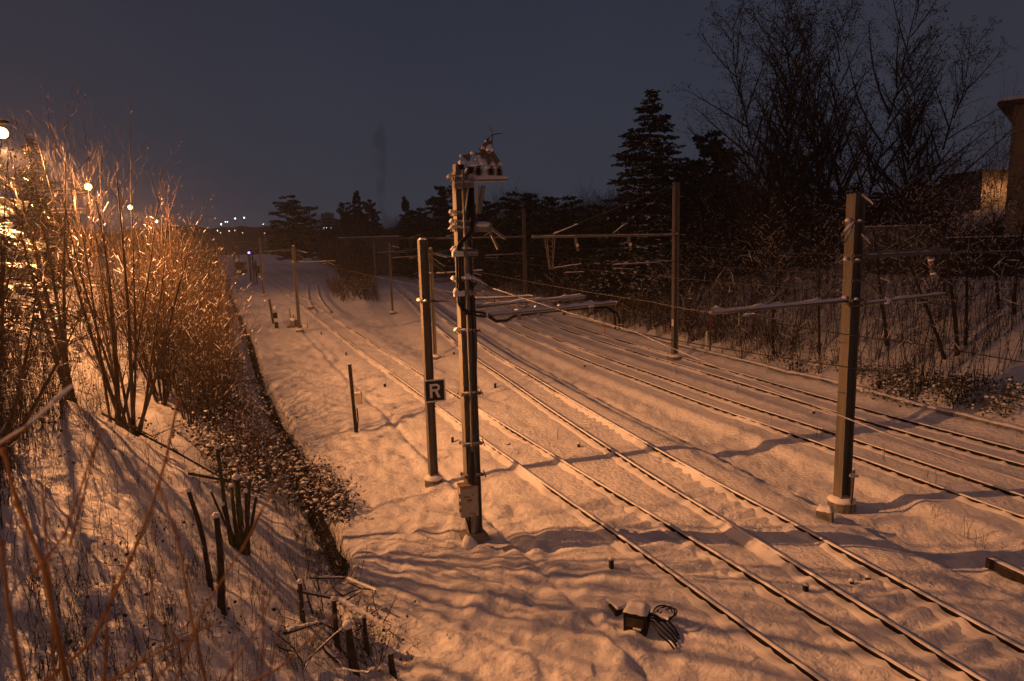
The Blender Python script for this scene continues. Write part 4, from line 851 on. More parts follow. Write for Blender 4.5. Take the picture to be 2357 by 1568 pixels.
def make_bare(seed, hgt, r0):
    rng = random.Random(seed); out = []
    spec = [dict(n=7, wob=.08, up=.02, k=13, t0=.3, ang=.85, lr=.62, rr=.5, short=.5, tip=.15), dict(n=6, wob=.13, up=.02, k=8, t0=.2, ang=.65, lr=.45, rr=.5, short=.4), dict(n=4, wob=.17, up=.02, k=4, t0=.2, ang=.6, lr=.5), dict(n=2, wob=.2, up=0, k=0, ang=.5, lr=.5)]
    grow(rng, out, V((0, 0, -.4)), V((.05, 0, 1)), hgt * .8, r0, 0, spec)
    return [('trunk', skin(out, (0,)).mesh('trunk', 'dark', True)), ('crown', skin(out, (1, 2, 3)).mesh('crown', 'dark'))]
proto('bare0', make_bare(321, 12, .22)); proto('bare1', make_bare(322, 12, .2))
def make_conifer(seed, hgt, rad, tiers, per, droop=.18, snow=.35, flat=False, top=1.0, base=.06, tuft=7, leaf=.34):
    rng = random.Random(seed); tr_ = MB().tube([(0, 0, -.4), (0, 0, hgt * .5), (0, 0, hgt)], [hgt * .018, hgt * .011, .02], 8); nb = MB(); sn = MB(); bw = MB()
    for i in range(tiers):
        f = i / (tiers - 1); z = hgt * (base + (1 - base) * f)
        if flat: R = rad * (0.75 + .25 * math.sin(f * 3.1)) * (1 - max(0, f - .75) * 2.2)
        else: R = rad * (1 - f) ** .82 * rng.uniform(.78, 1.12) + .15
        for j in range(max(3, int(per * (1 - .55 * f)))):
            a = rng.uniform(0, 6.28); L = R * rng.uniform(.72, 1.15); d = V((math.cos(a), math.sin(a), 0)); x = V((-d.y, d.x, 0)); steps = max(3, int(L / (.42 if not flat else .6)))
            lift = rng.uniform(-.05, .22); zj = hgt / tiers * rng.uniform(-.7, .7); pp = []
            for s in range(steps + 1):
                g = s / steps; pp.append(d * L * g + V((0, 0, z + zj + L * (lift * g - droop * g * g * (1.6 if not flat else .5)) + (.16 * L * g ** 3 if not flat else 0) + rng.uniform(-.05, .05))))
            bw.tube(pp, [.05 * (1 - g / (steps + 1)) + .008 for g in range(steps + 1)], 3, cap=False)
            for s in range(1, steps + 1):
                g = s / steps; wd = L * .30 * math.sin(min(1, g * 1.15) * 2.7) + .12
                for t in range(tuft):
                    c = pp[s] + x * rng.uniform(-wd, wd) + d * rng.uniform(-.3, .3) + V((0, 0, rng.uniform(-.10, .06)))
                    e = (d * rng.uniform(.3, 1) + x * (rng.uniform(-.9, .9)) + V((0, 0, rng.uniform(-.75, .05) if not flat else rng.uniform(-.25, .25)))).normalized(); q = e.cross(rdir(rng)).normalized(); l_ = leaf * rng.uniform(.6, 1.4); w_ = l_ * .27
                    nb.add([c - q * w_ * .6, c + e * l_ * .5 - q * w_, c + e * l_, c + e * l_ * .5 + q * w_], [(0, 1, 2, 3)])
                    if snow and rng.random() < snow * .35:
                        up = V((0, 0, .03)); nb2 = c + up; q2 = x; sn.add([nb2 - q2 * w_ * 1.3, nb2 + e * l_ * .4 - q2 * w_ * 1.4 + up, nb2 + e * l_ * .8, nb2 + e * l_ * .4 + q2 * w_ * 1.4 + up], [(0, 1, 2, 3)])
    parts = [('trunk', tr_.mesh('trunk', 'bark', True)), ('branches', bw.mesh('branches', 'dark')), ('needles', nb.mesh('needles', 'needle'))]
    if snow: parts.append(('snow', sn.mesh('snow', 'cap')))
    return parts
proto('fir', make_conifer(401, 18, 5.4, 30, 13, .20, .5, leaf=.34, tuft=17))
proto('cedar', make_conifer(402, 13, 8.2, 10, 15, .06, .10, True, base=.24, tuft=15, leaf=.62))
proto('sequoia', make_conifer(403, 16, 4.0, 26, 11, .10, .05, base=.05, tuft=11, leaf=.62))
proto('yew', make_conifer(404, 9, 4.6, 14, 13, .05, .14, True, base=.10, tuft=16, leaf=.55))
proto('snowfir', make_conifer(405, 5.5, 2.3, 13, 8, .22, 2.4, leaf=.30, tuft=7, base=.03))
def px_u(q):
    q = V(q) - V((0, 0, H)); return 1178.5 + F * q.dot(RT) / q.dot(FW)
def seg(q, cuts):
    u = px_u(q)
    for lim, txt in cuts:
        if u < lim: return txt
    return cuts[-1][1]
# ------------------------------------------------------------------ plants: where they stand
rv = random.Random(9)
def ditch_off(y, dd):                                # point on the left bank, dd metres left of the ditch at the given depth
    t_, n_ = frame_at(DIT, y); k = int(np.argmin(np.abs(DIT[:, 1] - y))); q = V((DIT[k, 0], DIT[k, 1], 0)) - n_ * dd; q.z = hz(q.x, q.y); return q
# the big many-stemmed hazel in front of the thicket
hz_ = GT(288, 985)
def hero_shrub(base, tops, name, label, r0, seed, kb=9, kt=5):
    rng = random.Random(seed); t = thing(name, label, 'shrub', base); alltw = []
    spec = [dict(n=12, wob=.032, up=.02, k=kb, t0=.34, ang=.50, lr=.30, rr=.38, short=.55, tip=.10), dict(n=5, wob=.07, up=.10, k=kt, t0=.2, ang=.55, lr=.42, rr=.55), dict(n=3, wob=.09, up=.08, k=1.2, t0=.3, ang=.55, lr=.5), dict(n=2, wob=.08, up=.05, k=0, ang=.5, lr=.5)]
    for (u, v, dy) in tops:
        tp = D(u, v, base.y + dy); off_ = V((rng.uniform(-.28, .28), rng.uniform(-.22, .22), -.1)); p0 = base + off_; d = tp - p0; out = []
        grow(rng, out, p0, d + V((0, 0, -.3)), d.length * 1.02, r0 * rng.uniform(.65, 1.15), 0, spec); skin(out, (0,)).obj('stem', 'hazel', t, True); alltw += out
    skin(alltw, (1, 2, 3)).obj('twigs', 'hazel', t); snowskin(alltw, rng, .20, (0, 1, 2), 1.2).obj('snow', 'cap', t)
    return t
hero_shrub(hz_, [(60, 300, .3), (120, 275, -.6), (178, 305, .8), (232, 302, 0), (250, 330, .5), (300, 360, -.8), (345, 322, .4), (395, 400, .2), (420, 455, 1.0), (205, 420, 1.6), (450, 500, -.4)], 'hazel_shrub', 'large bare many-stemmed shrub fanning up from one snowy foot on the left bank', .052, 11)
hero_shrub(GT(172, 938), [(20, 330, .6), (86, 290, 0), (150, 360, .4), (5, 420, -.5)], 'bare_shrub', 'bare shrub with two crooked stems left of the large many-stemmed one', .075, 12, 8, 5)
hero_shrub(GT(-20, 1010), [(40, 520, 0), (150, 640, -1.0), (-60, 400, 0), (215, 700, -.6)], 'leaning_shrub', 'arching snowy stems reaching in from the left picture edge', .05, 13, 8, 5)
for i, (x, y, sc) in enumerate([(-11.3, 14.0, .95), (-10.2, 12.4, .85), (-10.4, 10.6, .8)]): plant('hedge%d' % (i % 4), 'edge_shrub', 'leafless shrub at the left picture edge, ' + ('farthest of the three under the nearest lamp', 'middle one of the three under the lamp', 'nearest of the three, half out of the picture')[i], 'shrub', (x, y, hz(x, y)), sc, 1.3 * i, 'shrubs at the left picture edge')
HCUT = [(60, 'at the left picture edge'), (170, 'below the nearest two street lamps'), (260, 'behind the two crooked stems'), (340, 'behind the large many-stemmed shrub'), (400, 'right of the large many-stemmed shrub'), (450, 'in its middle stretch above the bramble patch'), (490, 'towards its far end'), (9999, 'at its far end near the small hut')]
HLAB = 'tall leafless shrub in the brown thicket along the road, behind the many-stemmed hazel'
for i in range(74):
    y = 22.5 * (190 / 22.5) ** (i / 73.0) * rv.uniform(.97, 1.03); dd = rv.choice((2.3, 2.9, 3.6, 5.0, 6.2)) + rv.uniform(-.5, .5)
    if y < 24 and dd < 3.0: dd += 2.2
    if y < 40 and dd > 5.6: dd = 4.2
    q = ditch_off(y, dd); sc = rv.uniform(.72, 1.05) * (.70 if dd < 2.4 else 1.0) * min(1.15, .9 + y / 300)
    plant('hedge%d' % rv.randrange(4), 'thicket_shrub', 'tall leafless shrub in the brown roadside thicket, ' + seg(q, HCUT), 'shrub', (q.x, q.y, q.z), sc, rv.uniform(0, 6.28), 'thicket along the road, ' + seg(q, HCUT))
for i in range(34):                                   # lower scrub hanging over the ditch
    y = 21 * (120 / 21) ** (i / 33.0); q = ditch_off(y, rv.uniform(1.5, 3.0)); plant('bush%d' % rv.randrange(3), 'scrub_bush', 'low brown scrub bush on the bank edge hanging over the black ditch', 'bush', (q.x, q.y, q.z), rv.uniform(.7, 1.15), rv.uniform(0, 6.28), 'scrub along the ditch')
# conifers on the road side
q = D(14, 520, 21.5); plant('snowfir', 'snowy_conifer', 'snow-laden conifer glowing under the nearest street lamp at the left edge', 'conifer', (q.x - .8, q.y, 5.0), 1.02, 1.0)
q = D(100, 560, 52); plant('fir', 'dark_conifer', 'hazy conifer behind the shrubs left of the second street lamp', 'conifer', (q.x, q.y, 4.6), .60, 2.0)
q = D(20, 560, 44); plant('fir', 'dark_conifer', 'hazy conifer at the left picture edge below the nearest street lamp', 'conifer', (q.x - 1.5, q.y, 4.6), .42, .4)
# bushes and trees on the island between the tracks
def at_off(P, y, o): q = off(P, y, o); q.z = hz(q.x, q.y); return q
for i in range(46):
    y = rv.uniform(84, 150); a = off(TRK['E'], y, 2.8 + (3.2 if y > 120 else 0)); b_ = off(TRK['B'], y, -3.6); f = rv.random() ** 1.0; q = a.lerp(b_, f); q.z = hz(q.x, q.y)
    if y < 95 and f < .35: continue
    plant('bush%d' % rv.randrange(3), 'island_bush', 'low reddish-brown bush on the snowy island between the diverging tracks', 'bush', tuple(q), rv.uniform(.8, 1.35) * (1.0 if y < 110 else 1.4), rv.uniform(0, 6.28), 'bushes on the island between the tracks')
for i in range(50):
    y = rv.uniform(112, 235); a = off(TRK['E'], min(y, 230), 5.5 + (3 if y > 120 else 0)); b_ = off(TRK['B'], min(y, 230), -4.5); q = a.lerp(b_, rv.random()); q.z = hz(q.x, q.y)
    plant('brake%d' % rv.randrange(3), 'thicket_tree', 'dark leafless thicket tree on the island behind the reddish bushes', 'tree', tuple(q), rv.uniform(1.15, 1.8) * min(1.5, .75 + y / 250) * (.72 if y < 150 else 1), rv.uniform(0, 6.28), 'dark wood between the tracks')
def sky_tree(key, name, label, cat, u, v_top, y, w_px=None, hproto=1.0, rot=0.0, zb=None):
    q = D(u, v_top, y); g = hz(q.x, q.y) if zb is None else zb; h = q.z - g; s = h / hproto; sx_ = s
    if w_px: sx_ = w_px[0] * y / F / w_px[1]
    return plant(key, name, label, cat, (q.x, q.y, g), (sx_, sx_, s), rot)
sky_tree('cedar', 'cedar_tree', 'broad flat-topped cedar standing dark against the sky beyond the turnout', 'tree', 668, 462, 178, (118, 17.5), 13.0, .5)
sky_tree('sequoia', 'pointed_conifer', 'pointed dark conifer in the middle of a group of three, left of the smoke', 'tree', 820, 444, 200, (62, 8.4), 16.0, 1.0)
sky_tree('yew', 'broad_conifer', 'rounded dark conifer at the left side of the pointed one', 'tree', 793, 472, 202, (58, 9.4), 9.3, 1.3)
sky_tree('yew', 'broad_conifer', 'rounded dark conifer at the right side of the pointed one', 'tree', 848, 466, 196, (58, 9.4), 9.3, 2.2)
sky_tree('sequoia', 'dark_conifer', 'small conifer tip rising from the dark wood just right of the smoke', 'tree', 932, 458, 150, (66, 8.4), 16.0, 2.4)
sky_tree('yew', 'broad_conifer', 'wide dark evergreen directly left of the equipment pole top', 'tree', 1032, 436, 128, (120, 9.4), 9.3, .3)
sky_tree('yew', 'broad_conifer', 'low dark evergreen filling the skyline right of the smoke column', 'tree', 965, 486, 140, (90, 9.4), 9.3, 1.9)
sky_tree('bare0', 'round_tree', 'rounded leafless tree on the skyline just right of the equipment pole', 'tree', 1168, 432, 105, (125, 11), 12.0, .2)
sky_tree('bare1', 'spreading_tree', 'leafless spreading tree against the sky left of the tall fir', 'tree', 1342, 394, 92, (135, 11), 12.0, 1.2)
sky_tree('bare0', 'round_tree', 'leafless tree filling the gap between rounded tree and spreading tree', 'tree', 1250, 455, 100, (130, 11), 12.0, 2.2)
sky_tree('fir', 'tall_fir', 'tall snow-dusted fir left of the cedar crown, right of the middle', 'conifer', 1497, 214, 62, (330, 10.8), 18.2, .7)
sky_tree('yew', 'cedar_tree', 'dark layered cedar crown just right of the tall fir', 'tree', 1632, 316, 68, (150, 9.4), 9.3, 2.0)
sky_tree('yew', 'broad_conifer', 'dark evergreen mass under the cedar, right of the tall fir', 'tree', 1590, 420, 60, (200, 9.4), 9.3, .9)
# the big leafy bare trees at the right
sky_tree('big0', 'tall_poplar', 'very tall twiggy tree with withered leaves, leftmost of the big group at the right', 'tree', 1842, -40, 52, None, 20.8, .4)
sky_tree('big1', 'tall_poplar', 'very tall many-stemmed twiggy tree in the middle of the big group at the right', 'tree', 1985, -95, 50, None, 19.5, 1.6)
sky_tree('big0', 'tall_poplar', 'tall leaning twiggy tree at the right side of the big group, above the thick mast', 'tree', 2085, 40, 47, None, 20.8, 3.3)
sky_tree('big1', 'twiggy_tree', 'shorter twiggy tree spreading left of the tall poplars beside the cedar', 'tree', 1770, 215, 50, None, 19.5, 4.0)
sky_tree('big1', 'twiggy_tree', 'low spreading twiggy tree in front of the ochre building', 'tree', 2190, 330, 44, None, 19.5, 2.6)
sky_tree('bare1', 'slender_tree', 'slender leafless tree overlapping the right edge building', 'tree', 2325, 130, 42, (110, 11), 12.0, .5)
# thicket on the right bank
rb = random.Random(21)
def bank_off(y, o): return at_off(TRK['D'], y, o)
RCUT = [(1120, 'far off behind the equipment pole'), (1215, 'left of the middle-distance tall mast'), (1330, 'below the lattice drop of the long arm'), (1450, 'behind the drooping cable ends'), (1555, 'left of the tall mast with the long arm'), (1680, 'right of the tall mast with the long arm'), (1800, 'behind the tip of the snowy left arm'), (1930, 'behind the snowy left arm'), (2060, 'right behind the thick mast'), (2200, 'below the boundary wall'), (9999, 'near the right picture edge')]
SL = 'thin dark leafless tree in the dense thicket on the right-hand bank'
for i in range(215):
    y = 30 * (165 / 30) ** (i / 214.0) * rb.uniform(.95, 1.05); o = 3.9 + 13 * rb.random()
    if y < 40 and o < 6: o += 3
    q = bank_off(min(y, 200), o)
    if q.x / q.y > .84: continue
    plant('sapling%d' % rb.randrange(5) if (y < 58 or rb.random() < .6) else 'brake%d' % rb.randrange(3), 'thicket_tree', 'dark leafless tree on the right bank ' + seg(q, RCUT), 'tree', tuple(q), rb.uniform(.75, 1.25), rb.uniform(0, 6.28), 'thicket on the right bank ' + seg(q, RCUT), (rb.uniform(-.08, .08), rb.uniform(-.08, .08)))
for i in range(130):
    y = rb.uniform(24, 62); o = rb.uniform(4.0, 13)
    q = bank_off(y, o)
    if q.x / q.y > .82: continue
    plant('pole%d' % rb.randrange(3), 'bank_sapling', 'slender sapling stem on the right bank ' + seg(q, RCUT), 'tree', tuple(q), rb.uniform(.5, 1.1), rb.uniform(0, 6.28), 'saplings on the right bank ' + seg(q, RCUT), (rb.uniform(-.22, .22), rb.uniform(-.22, .22)))
for i in range(56):                                   # far wood closing the view where the tracks curve away
    y = rb.uniform(120, 250); o = 6 + 26 * rb.random(); q = at_off(TRK['D'], y, o)
    plant('brake%d' % rb.randrange(3), 'wood_tree', 'dark leafless tree of the far wood beyond the curve of the right-hand tracks', 'tree', tuple(q), rb.uniform(1.5, 2.5), rb.uniform(0, 6.28), 'far wood beyond the curve')
for i in range(72):                                   # back row on top of the right bank: a closed dark hedge line
    y = rb.uniform(44, 120); q = bank_off(y, rb.uniform(12, 26))
    if q.x / q.y > .80 or (y < 62 and q.x / q.y > .40): continue
    plant('brake%d' % rb.randrange(3), 'bank_top_shrub', 'dense dark shrub atop the right bank ' + seg(q, RCUT), 'tree', tuple(q), rb.uniform(1.2, 1.8), rb.uniform(0, 6.28), 'shrubs on top of the right bank ' + seg(q, RCUT))
for i in range(60):                                   # scrub at the very foot of the right bank
    y = 38 * (125 / 38) ** (i / 59.0); q = bank_off(y, rb.uniform(3.3, 5.8)); plant('bush%d' % rb.randrange(3), 'foot_bush', 'dark scrub at the right bank foot ' + seg(q, RCUT), 'bush', tuple(q), rb.uniform(.7, 1.3), rb.uniform(0, 6.28), 'scrub at the foot of the right bank ' + seg(q, RCUT))
def undergrowth(name, label_pts, n, hmin, hmax, m, seed, r=.012, tw=2):
    rng = random.Random(seed); mb = MB(); sn = MB()
    for _ in range(n):
        q = label_pts(rng)
        if q is None: continue
        h = rng.uniform(hmin, hmax); d = V((rng.gauss(0, .16), rng.gauss(0, .16), 1)); a = V(q) - V((0, 0, .1)); b_ = a + d * h * .5; c = b_ + (d + rdir(rng) * .22) * h * .5
        mb.tube([a, b_, c], [r, r * .75, .003], 3, False)
        for _ in range(tw):
            f = rng.uniform(.25, .9); p = a.lerp(b_, f * 2) if f < .5 else b_.lerp(c, f * 2 - 1); e = (rdir(rng) + V((0, 0, .45))).normalized() * h * rng.uniform(.12, .34); mb.tube([p, p + e * .6, p + e + V((0, 0, rng.uniform(-.1, .12)))], [r * .5, r * .4, .003], 3, False)
            if rng.random() < .22: sn.tube([p + e * .2 + V((0, 0, r)), p + e * .5 + V((0, 0, r * 1.6)), p + e * .8 + V((0, 0, r))], [r * .5, r * 1.1, r * .4], 3, False)
    o = mb.obj(name, m); o['kind'] = 'stuff'; s2 = sn.obj('snow_on_' + name, 'cap'); s2['kind'] = 'stuff'
def right_pt(rng):
    y = 27 * (150 / 27) ** rng.random(); o = 3.4 + 12.5 * rng.random() ** 1.3; open_ = y < 44
    if open_ and rng.random() < .56: return None
    q = off(TRK['D'], y, o)
    return (q.x, q.y, None) if q.x / q.y < .80 else None
def with_ground(fn, n, seed):
    rng = random.Random(seed); P = [fn(rng) for _ in range(n)]; P = [p for p in P if p]; Zs = ground(np.array([p[0] for p in P]), np.array([p[1] for p in P])); L = [(p[0], p[1], float(z)) for p, z in zip(P, Zs)]; it = iter(L); return (lambda r_: next(it, None)), len(L)
fn, k = with_ground(right_pt, 6200, 61); undergrowth('undergrowth', fn, k, 1.4, 5.2, 'dark', 62, .016, 4)
def left_pt(rng):
    y = 23.5 * (150 / 23.5) ** rng.random(); dd = 1.9 + 5.5 * rng.random(); kk = int(np.argmin(np.abs(DIT[:, 1] - y))); t_, n_ = frame_at(DIT, y); q = V((DIT[kk, 0], DIT[kk, 1], 0)) - n_ * dd; return (q.x, q.y, None)
fn, k = with_ground(left_pt, 1700, 63); undergrowth('roadside_undergrowth', fn, k, .9, 4.2, 'twig', 64, .010, 5)
def isl_pt(rng):
    y = rng.uniform(88, 210); a = off(TRK['E'], y, 3.2 + (4 if y > 120 else 0)); b_ = off(TRK['B'], y, -4.0); q = a.lerp(b_, rng.random()); return None if y < 98 and q.x < -24 else (q.x, q.y, None)
fn, k = with_ground(isl_pt, 1700, 65); undergrowth('island_undergrowth', fn, k, .8, 2.6 , 'dark', 66, .022, 4)
def left_low(rng):
    y = rng.uniform(6.5, 17); dd = rng.uniform(.8, 6.5); kk = int(np.argmin(np.abs(DIT[:, 1] - y))); t_, n_ = frame_at(DIT, y); q = V((DIT[kk, 0], DIT[kk, 1], 0)) - n_ * dd; return (q.x, q.y, None)
fn, k = with_ground(lambda r_: (lambda p: (p.x, p.y, None))(GT(r_.uniform(60, 500), r_.uniform(1290, 1600))), 260, 71); undergrowth('brush', fn, k, .15, .6, 'dark', 72, .005, 6)
fn, k = with_ground(lambda r_: (lambda p: (p.x, p.y, None))(GT(r_.uniform(-60, 260), r_.uniform(820, 1010))), 330, 73); undergrowth('brush', fn, k, .3, 1.3, 'twig', 74, .006, 5)
fn, k = with_ground(lambda r_: (lambda f, g: (lambda p: (p.x, p.y, None))(GT(600 + 190 * f + g, 1010 + 330 * f)))(r_.random(), r_.uniform(-60, 30)), 420, 75); undergrowth('ditch_brush', fn, k, .15, .75, 'dark', 76, .006, 6)
for i in range(12):                                   # straight young stems under the lamp: their shadows stripe the snow
    x = -12.4 + .24 * i + rv.uniform(-.1, .1); y = 17.0 - .26 * i + rv.uniform(-.5, .4)
    plant('rod%d' % (i % 2), 'young_tree', 'straight leafless young tree at the left edge below the nearest lamp', 'tree', (x, y, hz(x, y)), rv.uniform(.7, 1.1), rv.uniform(0, 6.28), 'young stems below the nearest lamp', (rv.uniform(-.12, .12), rv.uniform(-.12, .12)))
def crest(rng):
    y = rng.uniform(7, 19); dd = rng.uniform(5.6, 8.6); kk = int(np.argmin(np.abs(DIT[:, 1] - y))); t_, n_ = frame_at(DIT, y); q = V((DIT[kk, 0], DIT[kk, 1], 0)) - n_ * dd; return (q.x, q.y, None) if (q - V((L0.x, L0.y, 0))).length > 1.2 and q.x / max(q.y, 1) < -.66 else None
fn, k = with_ground(crest, 1100, 69); undergrowth('crest_brush', fn, k, .8, 3.4, 'twig', 70, .008, 5)
fn, k = with_ground(left_low, 900, 67); undergrowth('bank_stalks', fn, k, .2, 1.1, 'twig', 68, .004, 3)
EVL = iter(['behind the red banded post', 'behind the middle of the snowy left arm', 'directly left of the thick mast', 'hidden behind the thick mast', 'right of the thick mast top', 'left of the boundary wall end', 'under the tall fir', 'left of the tall fir', 'below the spreading tree', 'right of the middle-distance tall mast', 'right of the equipment pole top', 'below the low snowy roofed house'])
for (u, vt, y, wp) in [(1690, 470, 56, 150), (1770, 455, 60, 170), (1850, 470, 57, 160), (1930, 440, 62, 190), (2030, 450, 60, 180), (2100, 470, 56, 150), (1480, 470, 64, 170), (1380, 480, 72, 150), (1285, 462, 82, 170), (1200, 452, 94, 150), (1120, 470, 104, 120), (2150, 500, 54, 110)]:
    sky_tree('yew', 'dark_evergreen', 'dark evergreen mass in the thicket, ' + next(EVL), 'shrub', u, vt, y, (wp, 9.4), 9.3, u * .7)
# ivy-clad trunks one can tell apart on the open bank
def ivy_trunk(u, v, v1, du, label, r):
    q = GT(u, v); tp = D(u + du, v1, q.y + .3); rng = random.Random(int(u)); t = thing('ivy_trunk', label, 'tree', q); out = []
    spec = [dict(n=9, wob=.06, up=.02, k=9, t0=.4, ang=.8, lr=.28, rr=.4, tip=.35), dict(n=4, wob=.14, up=.06, k=4, t0=.2, ang=.7, lr=.5), dict(n=3, wob=.15, up=.02, k=0, ang=.6, lr=.5)]
    grow(rng, out, q - V((0, 0, .2)), tp - q, (tp - q).length, r, 0, spec); skin(out, (0,)).obj('trunk', 'dark', t, True); skin(out, (1, 2)).obj('crown', 'dark', t); snowskin(out, rng, .35).obj('snow', 'cap', t)
    leaves(MB(), rng, [p_ for p_ in out[0][0][:6]], 150, .10, .5, .16).obj('ivy', 'ivy', t)
for a in [(2042, 800, 520, -25, 'ivy-clad dark trunk just right of the thick mast', .10), (2178, 822, 560, -75, 'slanting ivy-clad trunk leaning left on the right bank', .09), (2205, 812, 500, -30, 'straight dark trunk right of the slanting ivy trunk', .11), (2222, 790, 520, 5, 'thinner dark trunk at the right end of the ivy trunk group', .09), (1888, 815, 520, -20, 'dark trunk left of the thick mast, behind its snowy arm', .07), (1780, 812, 560, -10, 'pair-stemmed dark trunk above the far wire on the bank', .08), (2335, 715, 470, 8, 'dark trunk near the right picture edge on the bank', .10), (2300, 700, 480, -8, 'dark trunk left of the edge trunk on the bank', .09)]:
    ivy_trunk(*a)
# ------------------------------------------------------------------ ground cover: leafy bramble and ivy, partly snowed over
def cover(name, pts, n, sz, m, snowfrac, seed, spread=.35, high=.35):
    rng = random.Random(seed); mb = MB(); sn = MB()
    for c in pts:
        for _ in range(n):
            p = c + V((rng.gauss(0, spread), rng.gauss(0, spread), abs(rng.gauss(0, high)) * .8 + .02)); e = rdir(rng); e.z *= .6; e.normalize(); q = e.cross(rdir(rng)).normalized(); s = sz * rng.uniform(.5, 1.5)
            mb.add([p, p + e * s * .5 + q * s * .38, p + e * s, p + e * s * .5 - q * s * .38], [(0, 1, 2, 3)])
            if rng.random() < snowfrac: sn.ball(p + V((0, 0, .03)), s * rng.uniform(.35, .8), .55, 5, 3)
        for _ in range(3):
            p = c + V((rng.gauss(0, spread), rng.gauss(0, spread), 0)); e = V((rng.gauss(0, .6), rng.gauss(0, .6), 1)); mb.tube([p, p + e * high * .9, p + e * high * 1.3 + rdir(rng) * .2], .005, 3, False)
    o = mb.obj(name, m); o['kind'] = 'stuff'
    if sn.f: s2 = sn.obj('snow_on_' + name, 'cap', None, True); s2['kind'] = 'stuff'
rg = random.Random(31)
def gpts(polys, n):
    out = []
    for _ in range(n):
        P = rg.choice(polys); a, b_, c, d = P; f, g = rg.random(), rg.random()
        u = (a[0] * (1 - f) + b_[0] * f) * (1 - g) + (d[0] * (1 - f) + c[0] * f) * g; v = (a[1] * (1 - f) + b_[1] * f) * (1 - g) + (d[1] * (1 - f) + c[1] * f) * g; out.append(GT(u, v))
    return out
cover('bramble', gpts([((400, 850), (600, 900), (700, 1060), (430, 1010)), ((440, 1000), (690, 1050), (770, 1180), (520, 1130)), ((420, 760), (540, 790), (600, 900), (400, 860)), ((620, 1040), (740, 1080), (800, 1210), (700, 1160)), ((360, 800), (520, 800), (640, 980), (420, 960))], 760), 26, .085, 'leaf', .20, 41, .32, .26)
cover('ivy_carpet', gpts([((1660, 730), (1990, 830), (2040, 905), (1690, 820)), ((1960, 850), (2120, 830), (2240, 950), (2020, 925)), ((2130, 880), (2357, 880), (2357, 960), (2200, 945)), ((1450, 700), (1700, 760), (1700, 815), (1480, 750)), ((1250, 650), (1500, 690), (1500, 745), (1290, 690))], 330), 22, .11, 'ivy', .12, 42, .42, .28)
cover('dry_litter', gpts([((180, 900), (420, 940), (560, 1130), (300, 1040)), ((0, 900), (200, 930), (330, 1080), (0, 1060)), ((680, 1300), (860, 1350), (960, 1560), (720, 1500)), ((100, 1280), (480, 1200), (560, 1500), (120, 1540)), ((0, 700), (200, 720), (220, 900), (0, 930))], 150), 7, .065, 'leaf', .06, 43, .35, .12)
# ------------------------------------------------------------------ cut stumps, coppice stools, fallen branches near the ditch
def stump(u, v, u1, v1, r, label, m='bark', bend=.0, y_off=0.0, name='cut_trunk', snow=True):
    q = GT(u, v); tp = D(u1, v1, q.y + y_off); mid = q.lerp(tp, .5) + V((bend, 0, 0)); t = thing(name, label, 'tree stump', q)
    MB().tube([q - V((0, 0, .25)), q + V((0, 0, .1)), q.lerp(mid, .6), mid, mid.lerp(tp, .5) + V((bend * .25, 0, 0)), tp], [r * 1.5, r * 1.15, r, r * .95, r * .88, r * .85], 9).obj('trunk', m, t, True)
    if snow: MB().ball(tp + V((0, 0, .01)), r * 1.1, .9, 8, 5, rg, .15).obj('snow_cap', 'cap', t, True)
    MB().ball(q + V((-r * 1.2, -.03, .02)), r * 1.9, .8, 9, 5, rg, .15).obj('snow_heap', 'cap', t, True); return t, q
stump(512, 1420, 498, 1188, .056, 'thick cut trunk standing on the left bank below the coppice stool', 'bark', .03); stump(488, 1372, 434, 1130, .042, 'thinner curved cut trunk just left of the thick cut trunk', 'bark', .06)
q = GT(552, 1272); t = thing('coppice_stool', 'mossy coppice stool of many cut stems beside the bramble patch', 'tree stump', q)
for (u, v, r, m) in ((500, 1030, .05, 'moss'), (543, 1098, .075, 'moss'), (532, 1118, .05, 'moss'), (566, 1130, .05, 'bark'), (590, 1140, .04, 'bark'), (512, 1160, .045, 'bark'), (600, 1180, .03, 'bark'), (575, 1100, .035, 'bark'), (485, 1130, .03, 'bark')):
    tp = D(u, v, q.y + rg.uniform(-.3, .3)); b0 = q + V((rg.uniform(-.15, .15), rg.uniform(-.1, .1), -.15)); mid = b0.lerp(tp, .5) + V(((tp.x - b0.x) * .12, 0, 0)); MB().tube([b0, b0.lerp(mid, .5), mid, tp], [r * 1.25, r, r * .9, r * .8], 8).obj('stem', m, t, True); MB().ball(tp, r * 1.15, .9, 7, 5, rg, .1).obj('snow_cap', 'cap', t, True)
def branch_on(pts, r, label, m='bark', snow=True, dy=0.0, name='fallen_branch', lift=.15, tw=8):
    Q = []
    for (u, v) in pts: g = GT(u, v); Q.append(g + V((0, 0, lift)))
    t = thing(name, label, 'branch', Q[0]); rng = random.Random(int(pts[0][0])); out = []
    MB().tube(Q, [r * (1 - .6 * i / (len(Q) - 1)) for i in range(len(Q))], 6).obj('wood', m, t, True)
    if snow:
        for a, b_ in zip(Q[:-1], Q[1:]): snow_on(a, b_, r, rng, .04, .12).obj('snow_ridge', 'cap', t, True)
    for _ in range(tw):
        f = rng.random() * (len(Q) - 1); i = min(int(f), len(Q) - 2); p = Q[i].lerp(Q[i + 1], f - i); grow(rng, out, p, rdir(rng) + V((0, 0, .6)), rng.uniform(.3, .9), r * .3, 1, [None, dict(n=4, wob=.15, up=.03, k=3, t0=.3, ang=.6, lr=.5), dict(n=2, wob=.15, up=0, k=0, ang=.5, lr=.5)])
    if out: skin(out, (1, 2), [3, 3, 3]).obj('twigs', m, t)
branch_on([(235, 958), (400, 1052), (520, 1120), (622, 1162)], .035, 'long dark branch lying diagonally across the snowy left bank', 'dark', False, lift=.25, tw=14)
